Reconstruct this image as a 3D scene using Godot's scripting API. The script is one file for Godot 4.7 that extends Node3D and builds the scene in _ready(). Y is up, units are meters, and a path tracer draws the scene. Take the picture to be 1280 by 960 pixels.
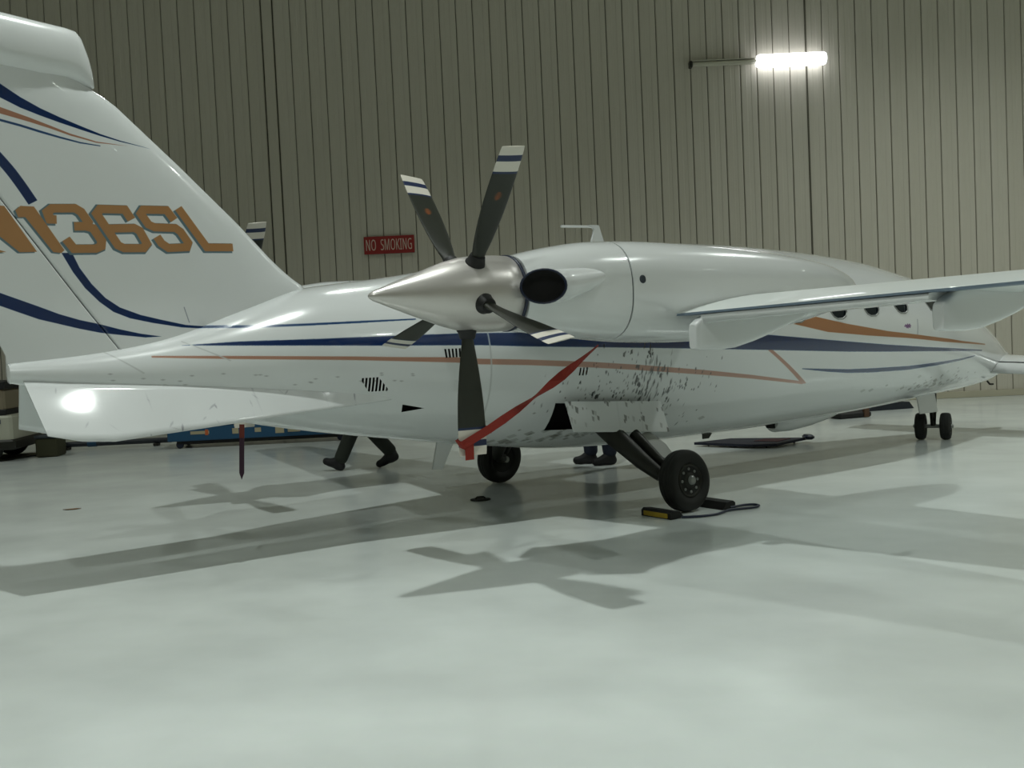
extends Node3D
# Hangar with a white twin pusher aeroplane. Aeroplane stations: a = metres aft of the nose datum, l = metres to port, h = metres above the floor.

const YAW := 0.6095
const AREF := 8.0
var M := {}
var taken := {}
var plane: Node3D
var rng := RandomNumberGenerator.new()

# ------------------------------------------------------------------ naming and tagging
func numbered(called: String) -> String:
	if not taken.has(called):
		taken[called] = 0
		return called
	taken[called] += 1
	return "%s_%03d" % [called, taken[called]]

func thing(called: String, label: String, category: String, at := Vector3.ZERO, turn := 0.0, group := "") -> Node3D:
	var o := Node3D.new()
	o.name = numbered(called)
	add_child(o, true)
	o.position = at
	o.rotation.y = turn
	tag(o, label, category, group)
	return o

func tag(o: Node3D, label: String, category: String, group := "") -> void:
	o.set_meta("label", label)
	o.set_meta("category", category)
	if group != "":
		o.set_meta("group", group)

func obj(called: String, mesh: Mesh, m: Material, parent: Node3D = null, at := Vector3.ZERO, label := "") -> MeshInstance3D:
	var o := MeshInstance3D.new()
	o.mesh = mesh
	o.material_override = m
	o.position = at
	if parent == null:
		o.name = numbered(called)
		add_child(o, true)
	else:
		o.name = called
		parent.add_child(o, true)
	if label != "":
		o.set_meta("label", label)
	return o

func struct(called: String, mesh: Mesh, m: Material, parent: Node3D = null, at := Vector3.ZERO) -> MeshInstance3D:
	var o := obj(called, mesh, m, parent, at)
	if parent == null:
		o.set_meta("kind", "structure")
		o.set_meta("label", called.replace("_", " ") + " of the hangar")
		o.set_meta("category", called.split("_")[0])
	return o

func mat(c: Color, rough := 0.5, metal := 0.0, coat := 0.0) -> StandardMaterial3D:
	var m := StandardMaterial3D.new()
	m.albedo_color = c
	m.roughness = rough
	m.metallic = metal
	if coat > 0.0:
		m.clearcoat_enabled = true
		m.clearcoat = coat
		m.clearcoat_roughness = 0.04
	return m

func glow(c: Color, e: float) -> StandardMaterial3D:
	var m := mat(c, 0.4)
	m.emission_enabled = true
	m.emission = c
	m.emission_energy_multiplier = e
	return m

# ------------------------------------------------------------------ mesh helpers
func P(a: float, l: float, h: float) -> Vector3:
	return Vector3(AREF - a, h, l)

func new_st(smooth := true) -> SurfaceTool:
	var st := SurfaceTool.new()
	st.begin(Mesh.PRIMITIVE_TRIANGLES)
	st.set_smooth_group(0 if smooth else 0xFFFFFFFF)
	return st

func done(st: SurfaceTool) -> ArrayMesh:
	st.generate_normals()
	return st.commit()

func tri(st: SurfaceTool, a: Vector3, b: Vector3, c: Vector3) -> void:   # counter-clockwise from outside
	st.add_vertex(a)
	st.add_vertex(c)
	st.add_vertex(b)

func quad(st: SurfaceTool, a: Vector3, b: Vector3, c: Vector3, d: Vector3) -> void:
	tri(st, a, b, c)
	tri(st, a, c, d)

func loft(st: SurfaceTool, rings: Array, cap0 := true, cap1 := true, flip := false, closed := true) -> void:
	for i in rings.size() - 1:
		var r0: PackedVector3Array = rings[i]
		var r1: PackedVector3Array = rings[i + 1]
		var n := r0.size()
		for k in (n if closed else n - 1):
			var k2 := (k + 1) % n
			if flip:
				quad(st, r0[k2], r0[k], r1[k], r1[k2])
			else:
				quad(st, r0[k], r0[k2], r1[k2], r1[k])
	for e in [[0, cap0], [rings.size() - 1, cap1]]:
		if e[1]:
			var r: PackedVector3Array = rings[e[0]]
			var c := Vector3.ZERO
			for v in r:
				c += v
			c /= r.size()
			st.set_smooth_group(0xFFFFFFFF)
			for k in r.size():
				var k2 := (k + 1) % r.size()
				if (e[0] == 0) != flip:
					tri(st, c, r[k2], r[k])
				else:
					tri(st, c, r[k], r[k2])
			st.set_smooth_group(0)

func frame_of(d: Vector3) -> Array:
	var u := d.cross(Vector3.UP if absf(d.y) < 0.9 else Vector3.RIGHT).normalized()
	return [u, u.cross(d).normalized()]

func ring(c: Vector3, u: Vector3, v: Vector3, ru: float, rv: float, n: int) -> PackedVector3Array:
	var r := PackedVector3Array()
	for k in n:
		var t := TAU * k / n
		r.append(c + u * (ru * cos(t)) + v * (rv * sin(t)))
	return r

func tube(st: SurfaceTool, pts: Array, rad, n := 12, flat := 1.0) -> void:
	var rings := []
	for i in pts.size():
		var d: Vector3 = (pts[mini(i + 1, pts.size() - 1)] - pts[maxi(i - 1, 0)]).normalized()
		var f := frame_of(d)
		var r: float = rad[i] if rad is Array else rad
		rings.append(ring(pts[i], f[0], f[1], r, r * flat, n))
	loft(st, rings)

func tube_mesh(pts: Array, rad, n := 12, flat := 1.0) -> ArrayMesh:
	var st := new_st()
	tube(st, pts, rad, n, flat)
	return done(st)

func lathe(st: SurfaceTool, c: Vector3, d: Vector3, prof: Array, n := 32, cap0 := true, cap1 := true) -> void:   # prof: [along, radius]
	var f := frame_of(d)
	var rings := []
	for p in prof:
		rings.append(ring(c + d * p[0], f[0], f[1], p[1], p[1], n))
	loft(st, rings, cap0, cap1)

func lathe_mesh(c: Vector3, d: Vector3, prof: Array, n := 32, cap0 := true, cap1 := true) -> ArrayMesh:
	var st := new_st()
	lathe(st, c, d, prof, n, cap0, cap1)
	return done(st)

func cbox(st: SurfaceTool, c: Vector3, s: Vector3, ch := 0.006, b := Basis()) -> void:   # chamfered box
	ch = minf(ch, minf(s.x, minf(s.y, s.z)) * 0.45)
	var rings := []
	var hx := s.x / 2
	var hy := s.y / 2
	var hz := s.z / 2
	for lv in [[-hy, ch], [-hy + ch, 0.0], [hy - ch, 0.0], [hy, ch]]:
		var r := PackedVector3Array()
		var x: float = hx - lv[1]
		var z: float = hz - lv[1]
		for q in [[x - ch, z], [x, z - ch], [x, -z + ch], [x - ch, -z], [-x + ch, -z], [-x, -z + ch], [-x, z - ch], [-x + ch, z]]:
			r.append(c + b * Vector3(q[0], lv[0], q[1]))
		rings.append(r)
	st.set_smooth_group(0xFFFFFFFF)
	for i in 3:
		for k in 8:
			var k2 := (k + 1) % 8
			quad(st, rings[i][k], rings[i][k2], rings[i + 1][k2], rings[i + 1][k])
	for k in range(1, 7):
		tri(st, rings[3][0], rings[3][k], rings[3][k + 1])
		tri(st, rings[0][0], rings[0][k + 1], rings[0][k])

func box_mesh(s: Vector3, ch := 0.006, c := Vector3.ZERO, b := Basis()) -> ArrayMesh:
	var st := new_st(false)
	cbox(st, c, s, ch, b)
	return done(st)

func slab(st: SurfaceTool, poly: Array, off: Vector3, ch := 0.0) -> void:   # planar polygon thickened by +-off, both faces
	var n := poly.size()
	var flat := PackedVector2Array()
	var o: Vector3 = poly[0]
	var nn := off.normalized()
	var f := frame_of(nn)
	for p in poly:
		flat.append(Vector2((p - o).dot(f[0]), (p - o).dot(f[1])))
	var idx := Geometry2D.triangulate_polygon(flat)
	st.set_smooth_group(0xFFFFFFFF)
	var area := 0.0
	for k in n:
		area += flat[k].cross(flat[(k + 1) % n])
	var up: bool = f[0].cross(f[1]).dot(nn) * area > 0.0
	for i in range(0, idx.size(), 3):
		var A: Vector3 = poly[idx[i]]
		var B: Vector3 = poly[idx[i + 1]]
		var C: Vector3 = poly[idx[i + 2]]
		if (B - A).cross(C - A).dot(off) < 0:
			var t := B
			B = C
			C = t
		tri(st, A + off, B + off, C + off)
		tri(st, A - off, C - off, B - off)
	for k in n:
		var A: Vector3 = poly[k]
		var B: Vector3 = poly[(k + 1) % n]
		if up:
			quad(st, A - off, B - off, B + off, A + off)
		else:
			quad(st, B - off, A - off, A + off, B + off)

func slab_mesh(poly: Array, off: Vector3) -> ArrayMesh:
	var st := new_st(false)
	slab(st, poly, off)
	return done(st)

func tab(t: Array, col: int, a: float) -> float:   # smooth (Catmull-Rom) look-up in a station table
	var n := t.size()
	if a <= t[0][0]:
		return t[0][col]
	if a >= t[n - 1][0]:
		return t[n - 1][col]
	var i := 0
	while t[i + 1][0] < a:
		i += 1
	var x0: float = t[i][0]
	var x1: float = t[i + 1][0]
	var y0: float = t[i][col]
	var y1: float = t[i + 1][col]
	var s := (y1 - y0) / (x1 - x0)
	var m0 := s
	var m1 := s
	if i > 0:
		var sp: float = (y0 - t[i - 1][col]) / (x0 - t[i - 1][0])
		m0 = 0.0 if sp * s <= 0 else 2.0 * sp * s / (sp + s)
	if i < n - 2:
		var sn: float = (t[i + 2][col] - y1) / (t[i + 2][0] - x1)
		m1 = 0.0 if sn * s <= 0 else 2.0 * sn * s / (sn + s)
	var hh := x1 - x0
	var u := (a - x0) / hh
	var u2 := u * u
	var u3 := u2 * u
	return y0 * (2 * u3 - 3 * u2 + 1) + m0 * hh * (u3 - 2 * u2 + u) + y1 * (3 * u2 - 2 * u3) + m1 * hh * (u3 - u2)

# ------------------------------------------------------------------ painting into images
func fill_poly(img: Image, pts: PackedVector2Array, c: Color, alpha := 1.0) -> void:
	fill_polys(img, [pts], c, alpha)

func fill_polys(img: Image, polys: Array, c: Color, alpha := 1.0) -> void:   # even-odd, antialiased
	var W := img.get_width()
	var H := img.get_height()
	var lo: Vector2 = polys[0][0]
	var hi: Vector2 = polys[0][0]
	for pts in polys:
		for p in pts:
			lo = lo.min(p)
			hi = hi.max(p)
	var x0 := clampi(int(floor(lo.x)), 0, W - 1)
	var x1 := clampi(int(ceil(hi.x)), 0, W - 1)
	for y in range(clampi(int(floor(lo.y)), 0, H), clampi(int(ceil(hi.y)), 0, H)):
		var cov := PackedFloat32Array()
		cov.resize(x1 - x0 + 2)
		for s in 4:
			var yy := y + (s + 0.5) / 4.0
			var xs := []
			for pts in polys:
				var n: int = pts.size()
				for k in n:
					var p: Vector2 = pts[k]
					var q: Vector2 = pts[(k + 1) % n]
					if (p.y <= yy) != (q.y <= yy):
						xs.append(p.x + (yy - p.y) / (q.y - p.y) * (q.x - p.x))
			xs.sort()
			for j in range(0, xs.size() - 1, 2):
				var xa: float = clampf(xs[j], x0, x1 + 1)
				var xb: float = clampf(xs[j + 1], x0, x1 + 1)
				for x in range(int(floor(xa)), int(ceil(xb))):
					cov[x - x0] += 0.25 * (minf(xb, x + 1) - maxf(xa, x))
		for x in range(x0, x1 + 1):
			var v := cov[x - x0] * alpha
			if v > 0.003:
				img.set_pixel(x, y, img.get_pixel(x, y).lerp(c, minf(v, 1.0)))

class Sheet:   # an image that covers a rectangle of the aeroplane's (a, h) side view
	var img: Image
	var a0: float
	var a1: float
	var h0: float
	var h1: float
	func _init(w: int, hh: int, aa: float, ab: float, ha: float, hb: float, c: Color) -> void:
		img = Image.create(w, hh, true, Image.FORMAT_RGB8)
		img.fill(c)
		a0 = aa
		a1 = ab
		h0 = ha
		h1 = hb
	func px(a: float, h: float) -> Vector2:
		return Vector2((a - a0) / (a1 - a0) * img.get_width(), (h1 - h) / (h1 - h0) * img.get_height())
	func uv(a: float, h: float) -> Vector2:
		return Vector2((a - a0) / (a1 - a0), (h1 - h) / (h1 - h0))

func paint(s: Sheet, flat: Array, c: Color, alpha := 1.0) -> void:
	var pts := PackedVector2Array()
	for i in range(0, flat.size(), 2):
		pts.append(s.px(flat[i], flat[i + 1]))
	fill_poly(s.img, pts, c, alpha)

func stroke(s: Sheet, flat: Array, wide: float, c: Color, shift := Vector2.ZERO) -> void:
	var pts := PackedVector2Array()
	for i in range(0, flat.size(), 2):
		pts.append(s.px(flat[i] + shift.x, flat[i + 1] + shift.y))
	var w := wide / 2 * s.img.get_height() / (s.h1 - s.h0)
	fill_polys(s.img, Geometry2D.offset_polyline(pts, w, Geometry2D.JOIN_MITER, Geometry2D.END_BUTT), c)

func texture_of(img: Image) -> ImageTexture:
	img.generate_mipmaps()
	return ImageTexture.create_from_image(img)

# ------------------------------------------------------------------ lofted shells with openings cut in the (a, h) side view
func cut_shell(pos: Callable, na: int, a0: float, a1: float, nt: int, uvf: Callable, holes: Array) -> ArrayMesh:
	# pos(a, t) with t in 0..1 once round from the top over port; holes: convex polygons (counter-clockwise or not) of Vector2(a, h), each with the side it opens
	var grid := []
	for i in na + 1:
		var row := []
		var a := lerpf(a0, a1, float(i) / na)
		for k in nt + 1:
			row.append(pos.call(a, float(k) / nt))
		grid.append(row)
	var nor := []
	for i in na + 1:
		var row := []
		for k in nt + 1:
			var da: Vector3 = grid[mini(i + 1, na)][k] - grid[maxi(i - 1, 0)][k]
			var kp := k + 1 if k < nt else 1
			var km := k - 1 if k > 0 else nt - 1
			var dt: Vector3 = grid[i][kp] - grid[i][km]
			row.append(dt.cross(da).normalized())
		nor.append(row)
	var vs := PackedVector3Array()
	var ns := PackedVector3Array()
	var us := PackedVector2Array()
	for i in na:
		for k in nt:
			var q := [[i, k], [i, k + 1], [i + 1, k + 1], [i + 1, k]]
			for t in [[0, 1, 2], [0, 2, 3]]:
				var poly := []
				for j in t:
					poly.append([grid[q[j][0]][q[j][1]], nor[q[j][0]][q[j][1]]])
				var pieces := [poly]
				for ho in holes:
					var hp: PackedVector2Array = ho[0]
					var bb: Rect2 = ho[2]
					var next := []
					for pc in pieces:
						var c: Vector3 = pc[0][0]
						if c.z * ho[1] <= 0.0 or not bb.grow(0.25).has_point(Vector2(AREF - c.x, c.y)):
							next.append(pc)
							continue
						var inside: Array = pc
						for e in hp.size():
							if inside.size() < 3:
								break
							var e0 := hp[e]
							var e1 := hp[(e + 1) % hp.size()]
							var outp := []
							var inp := []
							for v in inside.size():
								var A: Array = inside[v]
								var B: Array = inside[(v + 1) % inside.size()]
								var sA := (e1 - e0).cross(Vector2(AREF - A[0].x, A[0].y) - e0)
								var sB := (e1 - e0).cross(Vector2(AREF - B[0].x, B[0].y) - e0)
								if sA >= 0:
									inp.append(A)
								else:
									outp.append(A)
								if (sA >= 0) != (sB >= 0):
									var f := sA / (sA - sB)
									var C := [A[0].lerp(B[0], f), A[1].lerp(B[1], f)]
									inp.append(C)
									outp.append(C)
							if outp.size() >= 3:
								next.append(outp)
							inside = inp
					pieces = next
				for pc in pieces:
					for v in range(1, pc.size() - 1):
						for w in [0, v + 1, v]:
							vs.append(pc[w][0])
							ns.append(pc[w][1])
							us.append(uvf.call(pc[w][0]))
	var arr := []
	arr.resize(Mesh.ARRAY_MAX)
	arr[Mesh.ARRAY_VERTEX] = vs
	arr[Mesh.ARRAY_NORMAL] = ns
	arr[Mesh.ARRAY_TEX_UV] = us
	var m := ArrayMesh.new()
	m.add_surface_from_arrays(Mesh.PRIMITIVE_TRIANGLES, arr)
	return m

func hole(pts: Array, side: float) -> Array:
	var p := PackedVector2Array(pts)
	if Geometry2D.is_polygon_clockwise(p):
		p.reverse()
	var area := 0.0
	for k in p.size():
		area += p[k].cross(p[(k + 1) % p.size()])
	if area < 0:
		p.reverse()
	var bb := Rect2(p[0], Vector2.ZERO)
	for v in p:
		bb = bb.expand(v)
	return [p, side, bb]

# ------------------------------------------------------------------ the fuselage's stations: a, top, bottom, half width
var FUS := [
	[0.36, 0.93, 0.89, 0.02], [0.42, 1.0, 0.84, 0.06], [0.64, 1.12, 0.78, 0.13], [1.1, 1.38, 0.68, 0.30], [1.77, 1.70, 0.62, 0.51], [2.2, 1.87, 0.60, 0.63],
	[2.74, 2.03, 0.57, 0.76], [3.22, 2.14, 0.54, 0.86], [4.12, 2.30, 0.50, 0.95], [5.22, 2.40, 0.47, 0.975], [6.21, 2.45, 0.455, 0.975], [7.0, 2.46, 0.455, 0.97],
	[7.75, 2.43, 0.47, 0.95], [8.35, 2.38, 0.50, 0.92], [9.17, 2.27, 0.60, 0.83], [9.67, 2.19, 0.68, 0.76], [10.2, 2.12, 0.77, 0.68], [10.6, 2.08, 0.84, 0.615],
	[10.84, 2.05, 0.885, 0.575], [11.35, 1.90, 0.995, 0.465], [12.0, 1.70, 1.16, 0.30], [12.6, 1.60, 1.31, 0.18], [13.06, 1.555, 1.42, 0.08]]

func fus_pos(a: float, t: float) -> Vector3:
	var top := tab(FUS, 1, a)
	var bot := tab(FUS, 2, a)
	var w := tab(FUS, 3, a)
	return P(a, w * sin(TAU * t), (top + bot) / 2 + (top - bot) / 2 * cos(TAU * t))

func fus_side(a: float, h: float, out := 0.0) -> Vector3:   # point on the port flank at station a, height h
	var top := tab(FUS, 1, a)
	var bot := tab(FUS, 2, a)
	var q := clampf((h - (top + bot) / 2) / ((top - bot) / 2), -1, 1)
	return P(a, tab(FUS, 3, a) * sqrt(1 - q * q) + out, h)

# nacelle: a, top, bottom, half width
var NAC := [
	[6.5, 1.88, 1.80, 0.03], [6.6, 1.95, 1.76, 0.11], [6.8, 2.03, 1.69, 0.19], [7.1, 2.10, 1.63, 0.26], [7.69, 2.17, 1.54, 0.34], [8.1, 2.205, 1.50, 0.365], [8.6, 2.23, 1.48, 0.38],
	[9.2, 2.245, 1.50, 0.38], [9.6, 2.235, 1.54, 0.355], [9.9, 2.20, 1.58, 0.32], [10.1, 2.165, 1.605, 0.285], [10.24, 2.135, 1.625, 0.258]]

func nac_ring(a: float, s: float, shrink := 0.0) -> PackedVector3Array:
	var top := tab(NAC, 1, a) - shrink
	var bot := tab(NAC, 2, a) + shrink
	var w := tab(NAC, 3, a) - shrink
	var r := PackedVector3Array()
	for k in 48:
		var t := TAU * k / 48
		var cx := sin(t)
		var cy := cos(t)
		var e := 0.80
		r.append(P(a, s * (2.09 + w * signf(cx) * pow(absf(cx), e)), (top + bot) / 2 + (top - bot) / 2 * signf(cy) * pow(absf(cy), e)))
	return r

# ------------------------------------------------------------------ people
func capsule_mesh(st: SurfaceTool, bones: Array, cell: float, k: float, grow := 0.0) -> void:   # bones: [a, b, ra, rb]; surface nets over a smooth union
	var lo := Vector3.INF
	var hi := -Vector3.INF
	for b in bones:
		var r: float = maxf(b[2], b[3]) + grow + cell * 2 + k
		for p in [b[0], b[1]]:
			lo = lo.min(p - Vector3.ONE * r)
			hi = hi.max(p + Vector3.ONE * r)
	var nx := int((hi.x - lo.x) / cell) + 2
	var ny := int((hi.y - lo.y) / cell) + 2
	var nz := int((hi.z - lo.z) / cell) + 2
	var f := PackedFloat32Array()
	f.resize(nx * ny * nz)
	f.fill(9.0)
	for b in bones:
		var A: Vector3 = b[0]
		var B: Vector3 = b[1]
		var ra: float = b[2] + grow
		var rb: float = b[3] + grow
		var r := maxf(ra, rb) + cell * 2 + k
		var bl := (A.min(B) - Vector3.ONE * r - lo) / cell
		var bh := (A.max(B) + Vector3.ONE * r - lo) / cell
		var AB := B - A
		var L2 := maxf(AB.length_squared(), 1e-9)
		for ix in range(maxi(0, int(bl.x)), mini(nx, int(bh.x) + 1)):
			for iy in range(maxi(0, int(bl.y)), mini(ny, int(bh.y) + 1)):
				var at := (ix * ny + iy) * nz
				for iz in range(maxi(0, int(bl.z)), mini(nz, int(bh.z) + 1)):
					var p := lo + Vector3(ix, iy, iz) * cell - A
					var t := clampf(p.dot(AB) / L2, 0, 1)
					var d := (p - AB * t).length() - lerpf(ra, rb, t)
					var o := f[at + iz]
					var hh := maxf(k - absf(o - d), 0.0) / k
					f[at + iz] = minf(o, d) - hh * hh * k * 0.25
	var ids := {}
	var offs := []
	for c in 8:
		offs.append((((c & 1) * ny) + ((c >> 1) & 1)) * nz + ((c >> 2) & 1))
	for ix in nx - 1:
		for iy in ny - 1:
			for iz in nz - 1:
				var at := (ix * ny + iy) * nz + iz
				var neg := 0
				for c in 8:
					if f[at + offs[c]] < 0:
						neg += 1
				if neg == 0 or neg == 8:
					continue
				var sum := Vector3.ZERO
				var cnt := 0
				for c in 8:
					for bit in [1, 2, 4]:
						if c & bit:
							continue
						var v0 := f[at + offs[c]]
						var v1 := f[at + offs[c | bit]]
						if (v0 < 0) != (v1 < 0):
							var t := v0 / (v0 - v1)
							var p0 := Vector3(c & 1, (c >> 1) & 1, (c >> 2) & 1)
							var p1 := Vector3((c | bit) & 1, ((c | bit) >> 1) & 1, ((c | bit) >> 2) & 1)
							sum += p0.lerp(p1, t)
							cnt += 1
				ids[at] = lo + (Vector3(ix, iy, iz) + sum / cnt) * cell
	var sx := ny * nz
	var sy := nz
	st.set_smooth_group(0)
	for at in ids:
		for ax in [[sx, sy, 1], [sy, 1, sx], [1, sx, sy]]:
			var v0 := f[at]
			var v1 := f[at + ax[0]]
			if (v0 < 0) == (v1 < 0):
				continue
			var k1: int = at - ax[1]
			var k2: int = at - ax[1] - ax[2]
			var k3: int = at - ax[2]
			if ids.has(k1) and ids.has(k2) and ids.has(k3):
				if v0 < 0:
					quad(st, ids[k2], ids[k1], ids[at], ids[k3])
				else:
					quad(st, ids[k3], ids[at], ids[k1], ids[k2])

func person(label: String, at: Vector3, turn: float, j: Dictionary, jacket: Material, legs_m: Material, boots_m: Material, hair_m: Material) -> void:
	# j: joints in the figure's own axes, x forwards, y up, z to its right
	var o := thing("person", label, "person", at, turn)
	var body := []
	var coat := []
	var trousers := []
	var boots := []
	body.append_array([[j.pelvis, j.chest, 0.115, 0.13], [j.chest, j.neck, 0.12, 0.055], [j.neck, j.head, 0.052, 0.05]])
	for s in [-1, 1]:
		var z := Vector3(0, 0, s)
		var sh: Vector3 = j.chest + Vector3(0, 0.07, 0) + z * 0.17
		var el: Vector3 = j["elbow%d" % s]
		var wr: Vector3 = j["wrist%d" % s]
		var hp: Vector3 = j.pelvis + z * 0.09
		var kn: Vector3 = j["knee%d" % s]
		var an: Vector3 = j["ankle%d" % s]
		var to: Vector3 = j["toe%d" % s]
		var he: Vector3 = j["heel%d" % s]
		body.append_array([[j.chest, sh, 0.10, 0.06], [sh, el, 0.052, 0.04], [el, wr, 0.04, 0.028], [hp, kn, 0.085, 0.055], [kn, an, 0.055, 0.038], [he, to, 0.035, 0.03], [an, he, 0.038, 0.03]])
		coat.append_array([[j.chest, sh, 0.115, 0.075], [sh, el, 0.068, 0.056], [el, wr, 0.056, 0.044]])
		trousers.append_array([[hp, kn, 0.11, 0.09], [kn, an + (kn - an).normalized() * 0.05, 0.09, 0.084]])
		boots.append_array([[he, to, 0.056, 0.046], [an, he.lerp(to, 0.2), 0.058, 0.055], [an.lerp(to, 0.3), to.lerp(he, 0.25), 0.052, 0.044], [an, an + (kn - an).normalized() * 0.12, 0.055, 0.058]])
	coat.append_array([[j.pelvis, j.chest, 0.14, 0.155], [j.chest, j.neck, 0.13, 0.065]])
	trousers.append([j.pelvis + Vector3(0, 0, -0.06), j.pelvis + Vector3(0, 0, 0.06), 0.125, 0.125])
	var st := new_st()
	capsule_mesh(st, body, 0.016, 0.03)
	# head: skull, jaw, nose, brow, ears
	var H: Vector3 = j.head
	var hb := [[H + Vector3(-0.015, 0.10, 0), H + Vector3(0.015, 0.10, 0), 0.088, 0.084], [H + Vector3(0.02, 0.02, 0), H + Vector3(0.05, 0.0, 0), 0.062, 0.042], [H + Vector3(0.095, 0.085, 0), H + Vector3(0.108, 0.052, 0), 0.010, 0.016],
		[H + Vector3(0.086, 0.10, -0.03), H + Vector3(0.086, 0.10, 0.03), 0.014, 0.014], [H + Vector3(0.085, 0.022, -0.018), H + Vector3(0.085, 0.022, 0.018), 0.010, 0.010], [H, j.neck, 0.055, 0.052]]
	for s in [-1, 1]:
		hb.append([H + Vector3(-0.008, 0.055, s * 0.086), H + Vector3(-0.014, 0.10, s * 0.090), 0.010, 0.013])
	capsule_mesh(st, hb, 0.007, 0.014)
	for s in [-1, 1]:
		var wr: Vector3 = j["wrist%d" % s]
		var dn: Vector3 = (wr - j["elbow%d" % s]).normalized()
		var fw := (Vector3(1, 0, 0) - dn * dn.x).normalized()
		var inn := Vector3(0, 0, -s)
		var hand := [[wr, wr + dn * 0.05, 0.026, 0.024]]
		for q in 4:
			var root := wr + dn * 0.085 + fw * (0.030 - 0.020 * q)
			hand.append([wr + dn * 0.03 + fw * (0.02 - 0.013 * q), root, 0.017, 0.012])
			var ln: float = [0.068, 0.078, 0.072, 0.056][q]
			var m1 := root + dn * ln * 0.45 + inn * 0.006
			hand.append([root, m1, 0.0095, 0.0088])
			hand.append([m1, m1 + dn * ln * 0.5 + inn * 0.024, 0.0088, 0.0075])
		var tb := wr + dn * 0.03 + fw * 0.028
		hand.append([wr + dn * 0.015 + fw * 0.012, tb, 0.016, 0.013])
		hand.append([tb, tb + dn * 0.035 + fw * 0.022 + inn * 0.012, 0.0115, 0.010])
		hand.append([tb + dn * 0.035 + fw * 0.022 + inn * 0.012, tb + dn * 0.062 + fw * 0.022 + inn * 0.02, 0.010, 0.0085])
		capsule_mesh(st, hand, 0.005, 0.006)
	obj("body", done(st), M.skin, o)
	for part in [["jacket", coat, jacket, 0.016, 0.04], ["trousers", trousers, legs_m, 0.014, 0.03]]:
		st = new_st()
		capsule_mesh(st, part[1], part[3], part[4])
		obj(part[0], done(st), part[2], o)
	for s in 2:
		st = new_st()
		capsule_mesh(st, boots.slice(s * 4, s * 4 + 4), 0.01, 0.02)
		obj("boot", done(st), boots_m, o)
	st = new_st()
	capsule_mesh(st, [[H + Vector3(-0.028, 0.125, 0), H + Vector3(0.01, 0.135, 0), 0.082, 0.078], [H + Vector3(-0.05, 0.06, 0), H + Vector3(-0.04, 0.11, 0), 0.06, 0.075]], 0.009, 0.02)
	obj("hair", done(st), hair_m, o)
	for s in [-1, 1]:
		var e := SphereMesh.new()
		e.radius = 0.0115
		e.height = 0.023
		e.radial_segments = 16
		e.rings = 8
		obj("eye", e, M.eye, o, H + Vector3(0.080, 0.078, s * 0.03))

# ------------------------------------------------------------------ scene
func _ready() -> void:
	rng.seed = 7
	# camera
	var cam := Camera3D.new()
	cam.name = "camera"
	var R := Vector3(1, 0, 0)
	var pitch := 0.0463
	var roll := -0.0465
	cam.transform = Transform3D(Basis(Vector3(1, 0, 0), -pitch) * Basis(Vector3(0, 0, 1), roll), Vector3(0, 1.597, 0))
	cam.fov = rad_to_deg(2.0 * atan(480.0 / 1331.13))
	cam.near = 0.1
	cam.far = 200.0
	add_child(cam)
	cam.current = true
	# environment
	var we := WorldEnvironment.new()
	we.name = "environment"
	var env := Environment.new()
	env.background_mode = Environment.BG_COLOR
	env.background_color = Color(0, 0, 0)
	env.tonemap_mode = Environment.TONE_MAPPER_LINEAR
	env.tonemap_exposure = 1.0
	env.sdfgi_enabled = true
	env.ssao_enabled = true
	env.ssil_enabled = true
	we.environment = env
	add_child(we)
	materials()
	high_bays()
	setting()
	plane = thing("airplane", "white twin pusher-propeller airplane with blue and orange stripes, parked across the hangar floor", "airplane", Vector3(0.639, 0, -10.331), YAW)
	fuselage()
	tail()
	for s in [1.0, -1.0]:
		nacelle(s)
		wing(s)
		propeller(s)
		main_gear(s)
		foreplane(s)
	nose_gear()
	airframe_details()
	loose_things()
	background_things()
	people()

const LAMP_ENERGY := 28.0
const LAMP_COLOR := Color(0.97, 1.0, 0.98)

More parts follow.
